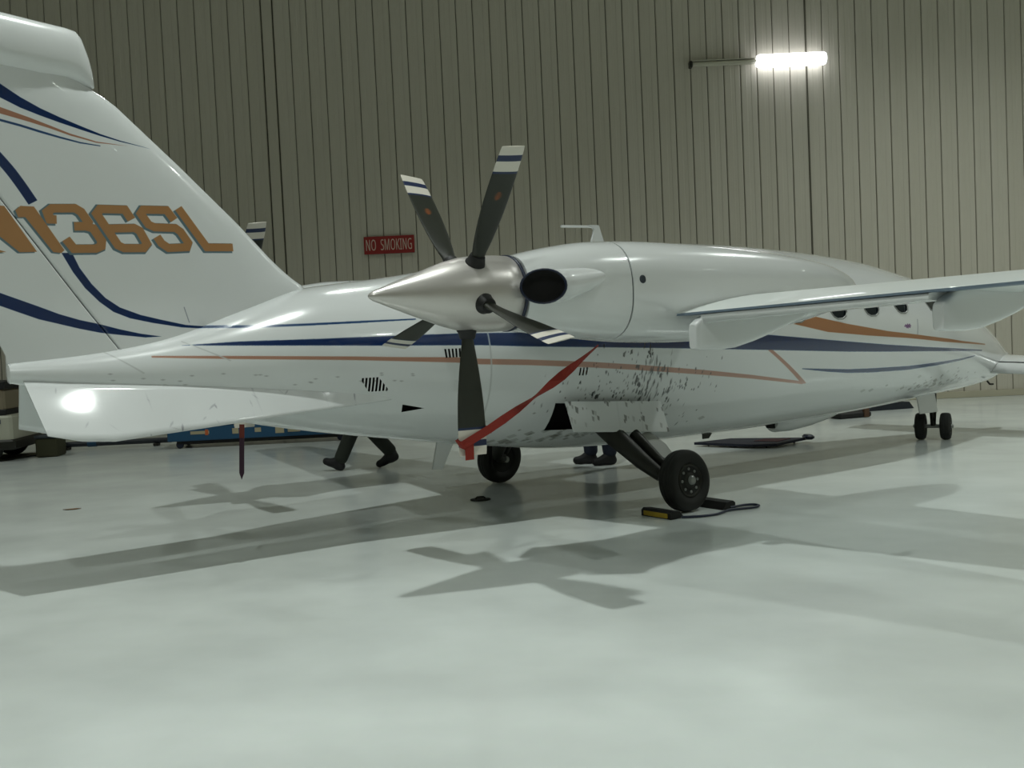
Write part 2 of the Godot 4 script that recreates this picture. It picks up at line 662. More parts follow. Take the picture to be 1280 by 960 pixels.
func high_bays() -> void:
	for i in range(-1, 3):
		for j in range(-1, 3):
			var at := Vector3(-1.35 + 9.75 * i, 9.7, -7.42 - 7.1 * (j - 1))
			var deep: bool = j == 2 and i < 1   # two lamps by the back wall have deep, narrow reflectors
			var t := thing("high_bay_lamp", ("deep narrow" if deep else "wide flared") + " high-bay lamp over the " + ["left end", "tail side", "nose side", "right end"][i + 1] + " of the hangar, " + ["well behind the viewpoint", "above the viewpoint", "level with the airplane", "by the ribbed back wall"][j + 1], "lamp", at, 0.0, "narrow high-bay lamps by the back wall" if deep else "wide high-bay lamps under the hangar ceiling")
			obj("reflector", lathe_mesh(Vector3.ZERO, Vector3.UP, [[-0.22 if deep else 0.0, 0.26], [-0.2 if deep else 0.02, 0.27], [0.16, 0.21], [0.3, 0.11], [0.32, 0.09]], 32, false, true), M.grey_metal, t)
			obj("ballast_box", lathe_mesh(Vector3(0, 0.32, 0), Vector3.UP, [[0.0, 0.09], [0.01, 0.1], [0.2, 0.1], [0.22, 0.08]], 20), M.grey_metal, t)
			obj("stem", tube_mesh([Vector3(0, 0.53, 0), Vector3(0, 0.9, 0)], 0.015, 8), M.grey_metal, t)
			obj("lens", lathe_mesh(Vector3(0, 0.03, 0), Vector3.UP, [[0.0, 0.23], [0.012, 0.235]], 32), M.bay_glow, t)
			var l := SpotLight3D.new()
			l.name = "bay_light"
			l.position = Vector3(0, -0.02, 0)
			l.rotation.x = -PI / 2
			l.spot_angle = 54.0 if deep else 66.0
			l.spot_angle_attenuation = 1.0
			l.spot_range = 60.0
			l.spot_attenuation = 2.0
			l.light_energy = LAMP_ENERGY * (0.55 if deep else 1.3 if i == 0 and j == 1 else 0.7 if j == -1 else 1.3 if j == 2 else 1.0)
			l.light_color = LAMP_COLOR
			l.light_size = 0.13
			l.shadow_enabled = true
			t.add_child(l)

func materials() -> void:
	M.skin = mat(Color(0.72, 0.52, 0.42), 0.6)
	M.eye = mat(Color(0.12, 0.09, 0.07), 0.2)
	M.white = mat(Color(0.835, 0.845, 0.845), 0.22, 0.0, 0.8)
	M.wing_paint = mat(Color(0.85, 0.87, 0.86), 0.38, 0.0, 0.25)
	M.grey_metal = mat(Color(0.55, 0.56, 0.55), 0.4, 0.6)
	M.dark_metal = mat(Color(0.16, 0.16, 0.14), 0.5, 0.4)
	M.gear_dark = mat(Color(0.13, 0.13, 0.10), 0.5, 0.2)
	M.grey_paint = mat(Color(0.60, 0.61, 0.58), 0.5)
	M.chrome = mat(Color(0.85, 0.84, 0.82), 0.22, 1.0)
	M.spinner = mat(Color(0.78, 0.765, 0.75), 0.34, 0.6)
	M.black = mat(Color(0.05, 0.05, 0.05), 0.6)
	M.soot = mat(Color(0.035, 0.035, 0.03), 0.9)
	M.rubber = mat(Color(0.085, 0.09, 0.075), 0.75)
	M.glass = mat(Color(0.10, 0.13, 0.15), 0.08)
	M.navy = mat(Color(0.05, 0.10, 0.20), 0.4)
	M.gap = mat(Color(0.16, 0.19, 0.22), 0.6)
	M.red = mat(Color(0.52, 0.14, 0.09), 0.8)
	M.maroon = mat(Color(0.26, 0.05, 0.10), 0.8)
	M.yellow = mat(Color(0.62, 0.52, 0.10), 0.6)
	M.wall = mat(Color(0.70, 0.68, 0.60), 0.6)
	M.ceiling = mat(Color(0.55, 0.55, 0.5), 0.8)
	M.bay_glow = glow(Color(0.96, 1.0, 0.95), 14.0)
	M.tube_glow = glow(Color(0.97, 0.98, 1.0), 4.0)
	M.seam_dark = mat(Color(0.36, 0.35, 0.3), 0.8)

func setting() -> void:
	# floor: pale glossy coating with cloudy wear
	var n := FastNoiseLite.new()
	n.seed = 11
	n.frequency = 0.006
	n.fractal_octaves = 5
	var img := Image.create(1400, 1400, true, Image.FORMAT_RGB8)
	for y in 1400:
		for x in 1400:
			var v := n.get_noise_2d(x * 1.6 + y * 0.7, y * 3.0 - x) * 0.5 + n.get_noise_2d(x * 6.0, y * 6.0 + 900) * 0.25
			var c := 0.85 + v * 0.11
			img.set_pixel(x, y, Color(c * 0.972, c, c * 0.985))
	M.floor = mat(Color.WHITE, 0.18)
	M.floor.albedo_texture = texture_of(img)
	M.floor.uv1_triplanar = true
	M.floor.uv1_world_triplanar = true
	M.floor.uv1_scale = Vector3.ONE / 42.0
	M.floor.uv1_offset = Vector3(0.45, 0.5, 0.6)
	var fl := BoxMesh.new()
	fl.size = Vector3(41.0, 0.3, 31.4)
	struct("floor", fl, M.floor, null, Vector3(2.0, -0.15, -5.1))
	# shell
	var side := BoxMesh.new()
	side.size = Vector3(0.3, 10.6, 31.4)
	struct("wall_left", side, M.wall, null, Vector3(-18.35, 5.3, -5.1))
	struct("wall_right", side, M.wall, null, Vector3(22.35, 5.3, -5.1))
	var front := BoxMesh.new()
	front.size = Vector3(41.0, 10.6, 0.3)
	struct("wall_front", front, M.wall, null, Vector3(2.0, 5.3, 10.45))
	var cl := BoxMesh.new()
	cl.size = Vector3(41.0, 0.3, 31.4)
	struct("ceiling", cl, M.ceiling, null, Vector3(2.0, 10.75, -5.1))
	var back := struct("wall_back", front, M.seam_dark, null, Vector3(2.0, 5.3, -20.42))
	# ribbed sheet panels, one piece for each rib spacing
	var pitch := 0.3112
	var kinds := []
	for v in 2:
		var st := new_st(false)
		var w := pitch - 0.010
		# profile across (x, proud): raised pan with rolled edges and a shallow centre swage
		var prof := [[-w / 2, -0.02], [-w / 2 + 0.004, 0.0], [-w / 2 + 0.016, 0.006]]
		if v == 0:
			prof.append_array([[-0.05, 0.006], [-0.035, 0.001], [0.035, 0.001], [0.05, 0.006]])
		else:
			prof.append_array([[-0.03, 0.006], [-0.02, 0.002], [0.045, 0.002], [0.055, 0.006]])
		prof.append_array([[w / 2 - 0.016, 0.006], [w / 2 - 0.004, 0.0], [w / 2, -0.02]])
		for i in prof.size() - 1:
			var A := Vector3(prof[i][0], 0.0, prof[i][1])
			var B := Vector3(prof[i + 1][0], 0.0, prof[i + 1][1])
			var up := Vector3(0, 10.5, 0)
			quad(st, A, B, B + up, A + up)
		kinds.append(done(st))
	var mats := []
	for v in 3:
		mats.append(mat(Color(0.755, 0.735, 0.68).lightened([0.0, 0.015, 0.03][v]), 0.55))
	var x := 5.80 - 32 * pitch
	var row := []
	for k in 75:
		row.append(x + pitch * (k + 0.5))
	for k in 42:
		row.append(-4.385 - pitch * (k + 0.5))
	for k in row.size():
		if row[k] < -17.9 or row[k] > 22.0:
			continue
		var o := obj("wall_panel", kinds[k % 2], mats[rng.randi() % 3], back, Vector3(row[k] - 2.0, -5.25, 0.17 + 0.005))
	# narrow cover strip between two dark joints
	var t1 := struct("trim_1", box_mesh(Vector3(0.185, 10.5, 0.05), 0.008), mats[0], null, Vector3(-4.268, 5.28, -20.235))
	# dark joint by the lamp
	struct("trim_2", box_mesh(Vector3(0.03, 10.5, 0.02), 0.004), M.seam_dark, null, Vector3(5.80, 5.28, -20.235))
	struct("baseboard_back", box_mesh(Vector3(40.4, 0.12, 0.03), 0.004), M.wall, null, Vector3(2.0, 0.062, -20.215))
	# no smoking sign
	var sg := thing("no_smoking_sign", "red NO SMOKING sign with white lettering fixed to the ribbed wall", "sign", Vector3(-2.19, 3.395, -20.18))
	obj("board", box_mesh(Vector3(0.95, 0.33, 0.03), 0.004), M.sign_red if M.has("sign_red") else mat(Color(0.55, 0.09, 0.08), 0.5), sg)
	var pale := mat(Color(0.80, 0.72, 0.66), 0.5)
	text("NO", 0.21, pale, sg, Vector3(-0.345, 0, 0.017), 0.185)
	text("SMOKING", 0.21, pale, sg, Vector3(0.135, 0, 0.017), 0.585)
	# wall lamp: left tube dead, right half lit
	var wl := thing("wall_lamp", "long wall batten lamp, its left half dark and right half glowing white", "lamp", Vector3(4.87, 6.45, -20.1), 0.0)
	obj("housing", box_mesh(Vector3(2.54, 0.075, 0.09), 0.012), mat(Color(0.75, 0.74, 0.68), 0.5), wl, Vector3(0, 0.02, -0.03))
	obj("reflector", box_mesh(Vector3(1.24, 0.02, 0.13), 0.005), mat(Color(0.75, 0.74, 0.68), 0.4), wl, Vector3(-0.63, 0.07, 0.0))
	obj("dead_tube", tube_mesh([Vector3(-1.22, 0.02, 0.05), Vector3(-0.05, 0.02, 0.05)], 0.028, 12), mat(Color(0.7, 0.69, 0.62), 0.4), wl)
	obj("end_cap", box_mesh(Vector3(0.06, 0.12, 0.14), 0.01), M.dark_metal, wl, Vector3(-1.27, 0.01, 0.0))
	obj("lit_diffuser", tube_mesh([Vector3(-0.055, 0.01, 0.03), Vector3(-0.04, 0.01, 0.03), Vector3(0.0, 0.01, 0.03), Vector3(1.2, 0.01, 0.03), Vector3(1.24, 0.01, 0.03), Vector3(1.255, 0.01, 0.03)], [0.06, 0.1, 0.122, 0.122, 0.1, 0.06], 20), M.tube_glow, wl)
	var al := AreaLight3D.new()
	al.name = "batten_light"
	al.area_size = Vector2(1.2, 0.2)
	al.position = Vector3(0.6, -0.01, 0.17)
	al.rotation.y = PI
	al.light_energy = 0.35
	al.light_color = Color(0.97, 0.98, 1.0)
	al.area_range = 60.0
	al.shadow_enabled = true
	wl.add_child(al)

func text(s: String, size: float, m: Material, parent: Node3D, at: Vector3, fit_width := 0.0) -> void:
	var tm := TextMesh.new()
	var f := SystemFont.new()
	f.font_names = PackedStringArray(["Droid Sans"])
	f.font_weight = 500
	tm.font = f
	tm.text = s
	tm.font_size = 64
	tm.pixel_size = size / 47.0
	tm.depth = 0.004
	tm.curve_step = 2.0
	var o := obj("lettering", tm, m, parent, at)
	var w := tm.get_aabb().size.x
	if fit_width > 0.0 and w > 0.01:
		o.scale.x = fit_width / w

# ------------------------------------------------------------------ aeroplane
const BLUE := Color(0.0, 0.135, 0.32)
const ORANGE := Color(0.62, 0.42, 0.28)
const WHITE := Color(0.835, 0.845, 0.845)

func fuselage() -> void:
	var s := Sheet.new(2048, 512, 0.2, 13.2, 0.4, 2.56, WHITE)
	paint(s, [11.922, 1.631, 11.513, 1.640, 10.933, 1.633, 10.392, 1.632, 9.778, 1.626, 8.847, 1.601, 7.383, 1.544, 6.369, 1.479, 5.899, 1.433, 5.138, 1.361, 4.431, 1.297, 3.635, 1.236, 2.005, 1.136,
		1.998, 1.121, 3.622, 1.190, 4.416, 1.222, 5.125, 1.255, 6.369, 1.330, 7.393, 1.391, 8.541, 1.456, 9.176, 1.492, 9.616, 1.523, 10.404, 1.556, 10.941, 1.582, 11.520, 1.610], BLUE)
	paint(s, [11.839, 1.772, 11.777, 1.779, 11.364, 1.758, 11.022, 1.756, 10.588, 1.760, 10.122, 1.763, 10.126, 1.753, 10.593, 1.744, 11.027, 1.739, 11.371, 1.739, 11.796, 1.759, 11.840, 1.759], BLUE.lightened(0.12))
	paint(s, [12.131, 1.564, 11.863, 1.550, 11.533, 1.532, 10.703, 1.485, 10.314, 1.460, 9.837, 1.434, 9.625, 1.411, 9.182, 1.381, 8.542, 1.327, 8.012, 1.272, 7.218, 1.181, 6.545, 1.094, 5.747, 0.980,
		5.728, 0.950, 6.531, 1.057, 7.206, 1.135, 8.007, 1.224, 8.539, 1.278, 9.181, 1.334, 9.625, 1.365, 9.838, 1.391, 10.316, 1.428, 10.705, 1.457, 11.536, 1.509, 11.866, 1.532, 12.134, 1.552], Color(0.66, 0.49, 0.41))
	paint(s, [6.369, 1.330, 6.300, 1.327, 5.670, 0.956, 5.742, 0.953], Color(0.66, 0.49, 0.41))
	paint(s, [5.980, 1.573, 5.619, 1.635, 5.123, 1.545, 4.433, 1.445, 3.648, 1.363, 2.730, 1.273, 1.878, 1.206, 1.878, 1.191, 3.214, 1.278, 4.062, 1.356, 4.794, 1.411, 5.461, 1.473], ORANGE)
	paint(s, [5.812, 1.117, 5.399, 1.088, 5.058, 1.064, 4.633, 1.051, 3.955, 1.038, 3.348, 1.046, 2.644, 1.060, 2.229, 1.078, 2.222, 1.068, 2.626, 1.038, 3.323, 1.012, 3.924, 0.995, 4.606, 1.006, 5.036, 1.025, 5.385, 1.058, 5.809, 1.109], BLUE.lightened(0.06))
	# entry door outline, small purple mark
	stroke(s, [3.827, 1.56, 3.865, 1.389], 0.012, Color(0.62, 0.64, 0.66))
	for q in [[4.10, 1.505, 4.0, 1.47], [4.085, 1.47, 4.0, 1.51], [4.05, 1.515, 4.05, 1.462], [4.12, 1.488, 3.985, 1.49]]:
		stroke(s, q, 0.014, Color(0.42, 0.28, 0.48))
	# skin joints aft
	for q in [[12.45, 1.62, 12.2, 1.44], [11.9, 1.66, 11.6, 1.5], [9.55, 2.3, 9.5, 0.7]]:
		stroke(s, q, 0.008, Color(0.72, 0.73, 0.73))
	# oil and tyre spray round the wheel bay
	var oil := Color(0.09, 0.10, 0.10)
	for i in 230:
		var a := 7.95 + rng.randfn() * 0.42
		var h := 1.08 + rng.randfn() * 0.16
		var big := exp(-((a - 7.78) ** 2) / 0.05)
		var ln := rng.randf_range(0.006, 0.024) + 0.05 * big * rng.randf()
		var wd := rng.randf_range(0.003, 0.008) + 0.005 * big * rng.randf()
		var lean := rng.randf_range(-0.3, 0.5)
		paint(s, [a, h + ln, a + wd, h + ln * 0.2, a + wd * 0.6 + ln * lean, h - ln, a - wd + ln * lean * 0.6, h - ln * 0.3], oil, rng.randf_range(0.25, 0.95))
	for c in [[8.03, 1.20, 0.03, 0.09], [8.02, 1.08, 0.022, 0.07], [7.93, 0.93, 0.03, 0.07], [8.05, 0.86, 0.028, 0.08], [7.62, 0.93, 0.03, 0.08], [7.66, 1.02, 0.06, 0.04], [7.46, 1.06, 0.07, 0.03], [7.85, 0.80, 0.04, 0.06], [7.75, 1.22, 0.03, 0.07], [8.5, 1.03, 0.09, 0.025], [8.18, 1.02, 0.08, 0.03], [8.15, 1.39, 0.05, 0.02], [7.9, 1.36, 0.03, 0.03]]:
		for i in 6:
			var a: float = c[0] + rng.randf_range(-1, 1) * c[2]
			var h: float = c[1] + rng.randf_range(-1, 1) * c[3]
			var r := rng.randf_range(0.008, 0.022)
			paint(s, [a - r * 0.5, h + r, a + r * 0.5, h + r * 0.5, a + r * 0.7, h - r * 0.8, a - r * 0.2, h - r * 1.2], oil, rng.randf_range(0.4, 0.95))
	for i in 150:   # grime on the belly by the bay and behind the nose wheel
		var nose := i % 2 == 0
		var a := (3.0 if nose else 8.6) + rng.randfn() * (0.55 if nose else 0.5)
		var h := (0.74 if nose else 0.62) + absf(rng.randfn()) * 0.07
		var r := rng.randf_range(0.01, 0.035)
		paint(s, [a - r * 1.6, h, a, h + r * 0.7, a + r * 1.6, h, a, h - r * 0.7], Color(0.30, 0.30, 0.26), rng.randf_range(0.12, 0.4))
	for i in 26:   # faint scuffs on the tail cone
		var a := rng.randf_range(10.2, 12.6)
		var h := lerpf(1.28, 1.42, (a - 10.2) / 2.4) + rng.randf_range(-0.05, 0.05)
		paint(s, [a - 0.02, h, a, h + 0.006, a + 0.02, h + 0.002, a, h - 0.006], Color(0.5, 0.5, 0.5), 0.5)
	M.livery = mat(Color.WHITE, 0.2, 0.0, 0.8)
	M.livery.albedo_texture = texture_of(s.img)
	var holes := []
	# cabin windows and the cockpit side window, on both sides
	var wins := [[5.235, 1.755], [4.66, 1.77], [4.085, 1.785], [6.6, 1.72], [5.9, 1.74]]
	var outlines := []
	for w in wins:
		var pts := []
		for k in 14:
			var t := TAU * k / 14
			pts.append(Vector2(w[0] + 0.135 * signf(cos(t)) * pow(absf(cos(t)), 0.75), w[1] + 0.15 * signf(sin(t)) * pow(absf(sin(t)), 0.75)))
		outlines.append(pts)
	outlines.append([Vector2(3.52, 1.80), Vector2(3.50, 2.0), Vector2(3.05, 1.98), Vector2(2.72, 1.82), Vector2(2.80, 1.68), Vector2(3.30, 1.64), Vector2(3.44, 1.66)])
	for sd in [1.0, -1.0]:
		for o in outlines:
			holes.append(hole(o, sd))
		holes.append(hole([Vector2(8.85, 0.985), Vector2(7.80, 0.90), Vector2(7.60, 0.68), Vector2(8.83, 0.735)], sd))
	holes.append(hole([Vector2(10.255, 1.075), Vector2(10.058, 1.03), Vector2(10.243, 1.01)], 1.0))
	# louvres: slots with white bars left between them
	for k in 8:
		var ca := 10.615 - 0.029 * k
		var pts := []
		for e in [ca - 0.0085, ca + 0.0085]:
			var hi: float = minf(1.311, 1.198 + (e - 10.39) / 0.10 * 0.113)
			var lo: float = maxf(1.198, 1.198 + (e - 10.56) / 0.08 * 0.113)
			pts.append_array([Vector2(e, hi), Vector2(e, lo)] if pts.is_empty() else [Vector2(e, lo), Vector2(e, hi)])
		holes.append(hole(pts, 1.0))
	for k in 6:
		var f0 := (k + 0.1) / 6.0
		var f1 := (k + 0.62) / 6.0
		holes.append(hole([Vector2(lerpf(9.937, 9.746, f0), 1.506), Vector2(lerpf(9.937, 9.746, f1), 1.506), Vector2(lerpf(9.928, 9.752, f1), 1.434), Vector2(lerpf(9.928, 9.752, f0), 1.434)], 1.0))
	for k in 3:
		var a := 8.665 - 0.034 * k
		holes.append(hole([Vector2(a, 1.283), Vector2(a - 0.015, 1.283), Vector2(a - 0.008, 1.215), Vector2(a + 0.007, 1.215)], 1.0))
	var uvf := func(p: Vector3) -> Vector2: return s.uv(AREF - p.x, p.y)
	var fu := obj("fuselage", cut_shell(fus_pos, 130, 0.36, 13.06, 64, uvf, holes), M.livery, plane)
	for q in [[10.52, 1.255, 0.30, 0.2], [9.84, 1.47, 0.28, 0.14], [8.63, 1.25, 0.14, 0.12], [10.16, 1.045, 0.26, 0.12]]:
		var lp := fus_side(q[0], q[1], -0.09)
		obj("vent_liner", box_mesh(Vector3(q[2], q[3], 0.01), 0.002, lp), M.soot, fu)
	# end plugs
	obj("tail_cone_cap", lathe_mesh(P(13.05, 0, 1.4875), Vector3(-1, 0, 0), [[0.0, 0.075], [0.015, 0.05], [0.02, 0.02]], 20), M.white, fu)
	for sd in [1.0, -1.0]:
		for i in outlines.size():
			var st := new_st()
			var c := Vector2.ZERO
			for p in outlines[i]:
				c += p
			c /= outlines[i].size()
			var n: int = outlines[i].size()
			var cv := fus_side(c.x, c.y, -0.018)
			cv.z *= sd
			for k in n:
				var p: Vector2 = c + (outlines[i][k] - c) * 1.06
				var q: Vector2 = c + (outlines[i][(k + 1) % n] - c) * 1.06
				var A := fus_side(p.x, p.y, -0.016)
				var B := fus_side(q.x, q.y, -0.016)
				A.z *= sd
				B.z *= sd
				if sd > 0:
					tri(st, cv, B, A)
				else:
					tri(st, cv, A, B)
			var pane := obj("window", done(st), M.glass, plane)
			# rim
			var pts := []
			for k in n + 1:
				var p: Vector2 = c + (outlines[i][k % n] - c) * 1.03
				var A := fus_side(p.x, p.y, -0.002)
				A.z *= sd
				pts.append(A)
			obj("window_rim", tube_mesh(pts, 0.010, 6), M.grey_metal, pane)
		# wheel bay liner and door
		var door := [P(8.83, 0.86 * sd, 1.0), P(7.76, 0.89 * sd, 0.925), P(7.70, 0.93 * sd, 0.64), P(8.78, 0.90 * sd, 0.735)]
		var d := obj("gear_door", slab_mesh(door, Vector3(0, 0.002, 0.010 * sd)), M.door_paint if M.has("door_paint") else door_paint(), plane, Vector3.ZERO, "dirty white landing gear door")
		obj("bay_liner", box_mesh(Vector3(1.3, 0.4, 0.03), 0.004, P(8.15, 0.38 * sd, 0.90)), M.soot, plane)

func door_paint() -> Material:
	var img := Image.create(256, 128, true, Image.FORMAT_RGB8)
	img.fill(WHITE)
	for i in 90:
		var c := Vector2(rng.randf() * 256, rng.randf() * rng.randf() * 128)
		var r := rng.randf_range(1.0, 4.0)
		fill_poly(img, PackedVector2Array([c + Vector2(-r, -r * 2), c + Vector2(r, -r), c + Vector2(r * 0.6, r * 2), c + Vector2(-r * 0.8, r)]), Color(0.2, 0.2, 0.18), rng.randf_range(0.15, 0.7))
	var m := mat(Color.WHITE, 0.4)
	m.albedo_texture = texture_of(img)
	m.uv1_triplanar = true
	m.uv1_scale = Vector3(0.9, 1.8, 0.9)
	M.door_paint = m
	return m

func fin_section(a0: float, a1: float, h: float, half: float, x0 := 0.0, x1 := 1.0) -> PackedVector3Array:   # symmetric section between chord fractions x0 and x1
	var r := PackedVector3Array()
	var n := 14
	for k in n + 1:
		var f := lerpf(x0, x1, 0.5 - 0.5 * cos(PI * k / n))
		r.append(P(lerpf(a0, a1, f), half * foil(f), h))
	for k in range(n, -1, -1):
		var f := lerpf(x0, x1, 0.5 - 0.5 * cos(PI * k / n))
		r.append(P(lerpf(a0, a1, f), -half * foil(f) - 0.0005, h))
	return r

func foil(f: float) -> float:
	return 5.0 * (0.2969 * sqrt(f) - 0.126 * f - 0.3516 * f * f + 0.2843 * f * f * f - 0.1036 * f * f * f * f) * 2.0

var FIN := [[1.62, 11.2, 13.07], [1.80, 11.05, 13.15], [1.95, 10.75, 13.22], [2.06, 10.80, 13.27], [2.15, 10.93, 13.32], [2.28, 11.07, 13.38], [2.57, 11.34, 13.53], [3.0, 11.78, 13.74], [3.43, 12.24, 13.95], [3.5, 12.36, 13.98], [3.58, 12.47, 14.0], [3.8, 12.55, 14.1]]

func sheet_mesh(st: SurfaceTool, s: Sheet) -> ArrayMesh:
	var m := done(st)
	var arr := m.surface_get_arrays(0)
	var us := PackedVector2Array()
	for v in arr[Mesh.ARRAY_VERTEX]:
		us.append(s.uv(AREF - v.x, v.y))
	arr[Mesh.ARRAY_TEX_UV] = us
	var o := ArrayMesh.new()
	o.add_surface_from_arrays(Mesh.PRIMITIVE_TRIANGLES, arr)
	return o

func tail() -> void:
	var s := Sheet.new(1400, 1024, 10.6, 14.3, 1.5, 4.1, WHITE)
	paint(s, [13.98, 4.0, 13.285, 3.611, 12.999, 3.479, 12.877, 3.398, 12.751, 3.331, 12.623, 3.277, 12.491, 3.228, 12.356, 3.180, 12.218, 3.143, 11.989, 3.099, 12.218, 3.135, 12.357, 3.166, 12.492, 3.202, 12.625, 3.240, 12.755, 3.281, 12.881, 3.326, 13.005, 3.386, 13.291, 3.520, 13.98, 3.86], BLUE)
	paint(s, [13.94, 3.64, 13.298, 3.414, 13.009, 3.321, 12.823, 3.261, 12.695, 3.216, 12.565, 3.169, 12.387, 3.124, 12.163, 3.106, 12.388, 3.115, 12.566, 3.155, 12.697, 3.196, 12.825, 3.231, 13.011, 3.277, 13.301, 3.360, 13.94, 3.56], Color(0.62, 0.44, 0.36))
	paint(s, [13.304, 3.317, 13.014, 3.241, 12.888, 3.212, 12.761, 3.177, 12.631, 3.143, 12.498, 3.113, 12.361, 3.097, 12.361, 3.091, 12.498, 3.103, 12.632, 3.130, 12.762, 3.161, 12.889, 3.196, 13.015, 3.225, 13.305, 3.296], BLUE.lightened(0.15))
	var bend := []
	for v in smooth_path([Vector3(13.85, 3.62, 0), Vector3(13.5, 3.38, 0), Vector3(13.25, 3.19, 0), Vector3(13.10, 3.05, 0), Vector3(12.99, 2.92, 0), Vector3(12.915, 2.81, 0), Vector3(12.835, 2.676, 0)], 6):
		bend.append_array([v.x, v.y])
	stroke(s, bend, 0.064, BLUE)
	paint(s, [12.668, 2.325, 12.598, 2.326, 12.553, 2.218, 12.478, 2.102, 12.390, 2.000, 12.293, 1.928, 12.152, 1.869, 12.008, 1.829, 11.830, 1.784, 11.708, 1.771, 11.30, 1.752, 11.30, 1.735, 11.709, 1.753, 11.862, 1.767, 12.068, 1.807, 12.229, 1.847, 12.340, 1.897, 12.431, 1.972, 12.524, 2.074, 12.599, 2.189], BLUE)
	paint(s, [13.5, 2.22, 13.234, 2.111, 13.088, 2.054, 12.964, 2.002, 12.838, 1.949, 12.709, 1.892, 12.577, 1.846, 12.441, 1.810, 12.302, 1.767, 12.161, 1.730, 12.016, 1.704, 12.133, 1.702, 12.305, 1.727, 12.444, 1.749, 12.580, 1.783, 12.713, 1.822, 12.843, 1.860, 12.970, 1.913, 13.094, 1.966, 13.239, 2.040, 13.5, 2.14], BLUE)
	stroke(s, [11.83, 1.92, 11.80, 1.80], 0.007, Color(0.55, 0.57, 0.6))
	# registration N136SL, back-slanted block letters with a blue edge
	var strokes := [
		[12.687, 2.560, 12.731, 2.561, 12.746, 2.611, 12.713, 2.638, 12.561, 2.642, 12.522, 2.618, 12.478, 2.547, 12.497, 2.515, 12.573, 2.514], [12.573, 2.514, 12.497, 2.515, 12.446, 2.502, 12.392, 2.412, 12.398, 2.373, 12.435, 2.356, 12.583, 2.354, 12.633, 2.424],
		[12.174, 2.569, 12.217, 2.641, 12.389, 2.641, 12.416, 2.606, 12.279, 2.380, 12.237, 2.360, 12.100, 2.361, 12.073, 2.394, 12.121, 2.489, 12.157, 2.508, 12.342, 2.501],
		[11.861, 2.573, 11.913, 2.646, 12.083, 2.644, 12.104, 2.614, 12.053, 2.535, 12.010, 2.516, 11.854, 2.513, 11.818, 2.487, 11.765, 2.405, 11.779, 2.370, 11.916, 2.363, 11.966, 2.398, 11.997, 2.447], [11.822, 2.664, 11.622, 2.371, 11.411, 2.373]]
	var solids := [[13.126, 2.649, 13.063, 2.651, 13.019, 2.648, 12.827, 2.333, 12.905, 2.330, 13.135, 2.512], [13.29, 2.651, 13.21, 2.651, 12.905, 2.330, 12.94, 2.330], [13.36, 2.649, 13.29, 2.651, 13.078, 2.350, 13.023, 2.332, 13.14, 2.321], [12.917, 2.651, 12.831, 2.648, 12.815, 2.623, 12.647, 2.345, 12.669, 2.324, 12.722, 2.331, 12.890, 2.573, 12.935, 2.572, 12.951, 2.620]]
	var ink := Color(0.63, 0.46, 0.30)
	var edge := Color(0.34, 0.43, 0.47)
	for e in 2:
		for q in strokes:
			stroke(s, q, 0.076 if e == 0 else 0.060, edge if e == 0 else ink, Vector2(0.010, -0.006) if e == 0 else Vector2.ZERO)
		for q in solids:
			if e == 0:
				var sh := []
				for i in range(0, q.size(), 2):
					sh.append_array([q[i] + 0.014, q[i + 1] - 0.008])
				paint(s, sh, edge)
			else:
				paint(s, q, ink)
	M.fin = mat(Color.WHITE, 0.2, 0.0, 0.8)
	M.fin.albedo_texture = texture_of(s.img)
	var st := new_st()
	var rings := []
	var rud := []
	for i in 41:
		var h := lerpf(1.5, 3.8, i / 40.0)
		var le := 0.0
		var te := 0.0
		for k in FIN.size() - 1:
			if h >= FIN[k][0] or k == 0:
				var f := clampf((h - FIN[k][0]) / (FIN[k + 1][0] - FIN[k][0]), 0, 1)
				le = lerpf(FIN[k][1], FIN[k + 1][1], f)
				te = lerpf(FIN[k][2], FIN[k + 1][2], f)
		var hinge := 12.462 + (h - 1.831) * 0.667
		var half := 0.085 + 0.05 * exp(-(h - 1.6) * 3.0)
		var xh := (hinge - le) / (te - le)
		rings.append(fin_section(le, te, h, half, 0.0, xh - 0.004))
		if h > 1.49:
			rud.append(fin_section(le, te, h, half, xh + 0.003, 1.0))
	loft(st, rings, true, true, true)
	var fin := obj("fin", sheet_mesh(st, s), M.fin, plane, Vector3.ZERO, "tall white tail fin lettered N136SL in orange")
	st = new_st()
	loft(st, rud, true, true, true)
	obj("rudder", sheet_mesh(st, s), M.fin, fin)
	# bullet fairing on the fin tip
	st = new_st()
	rings = []
	var BUL := [[12.36, 3.56, 3.52, 0.015], [12.375, 3.66, 3.515, 0.05], [12.40, 3.76, 3.52, 0.075], [12.44, 3.875, 3.53, 0.095], [12.475, 3.915, 3.54, 0.105], [12.55, 3.932, 3.56, 0.115], [12.72, 3.952, 3.555, 0.13], [12.96, 3.985, 3.58, 0.14], [13.3, 4.0, 3.64, 0.14], [13.8, 3.99, 3.76, 0.11], [14.2, 3.95, 3.84, 0.05], [14.35, 3.92, 3.88, 0.012]]
	for b in BUL:
		var r := PackedVector3Array()
		for k in 32:
			var t := TAU * k / 32
			r.append(P(b[0], b[3] * signf(sin(t)) * pow(absf(sin(t)), 0.8), (b[1] + b[2]) / 2 + (b[1] - b[2]) / 2 * signf(cos(t)) * pow(absf(cos(t)), 0.8)))
		rings.append(r)
	loft(st, rings, true, true)
	var bf := obj("fin_tip_fairing", done(st), M.white, plane)
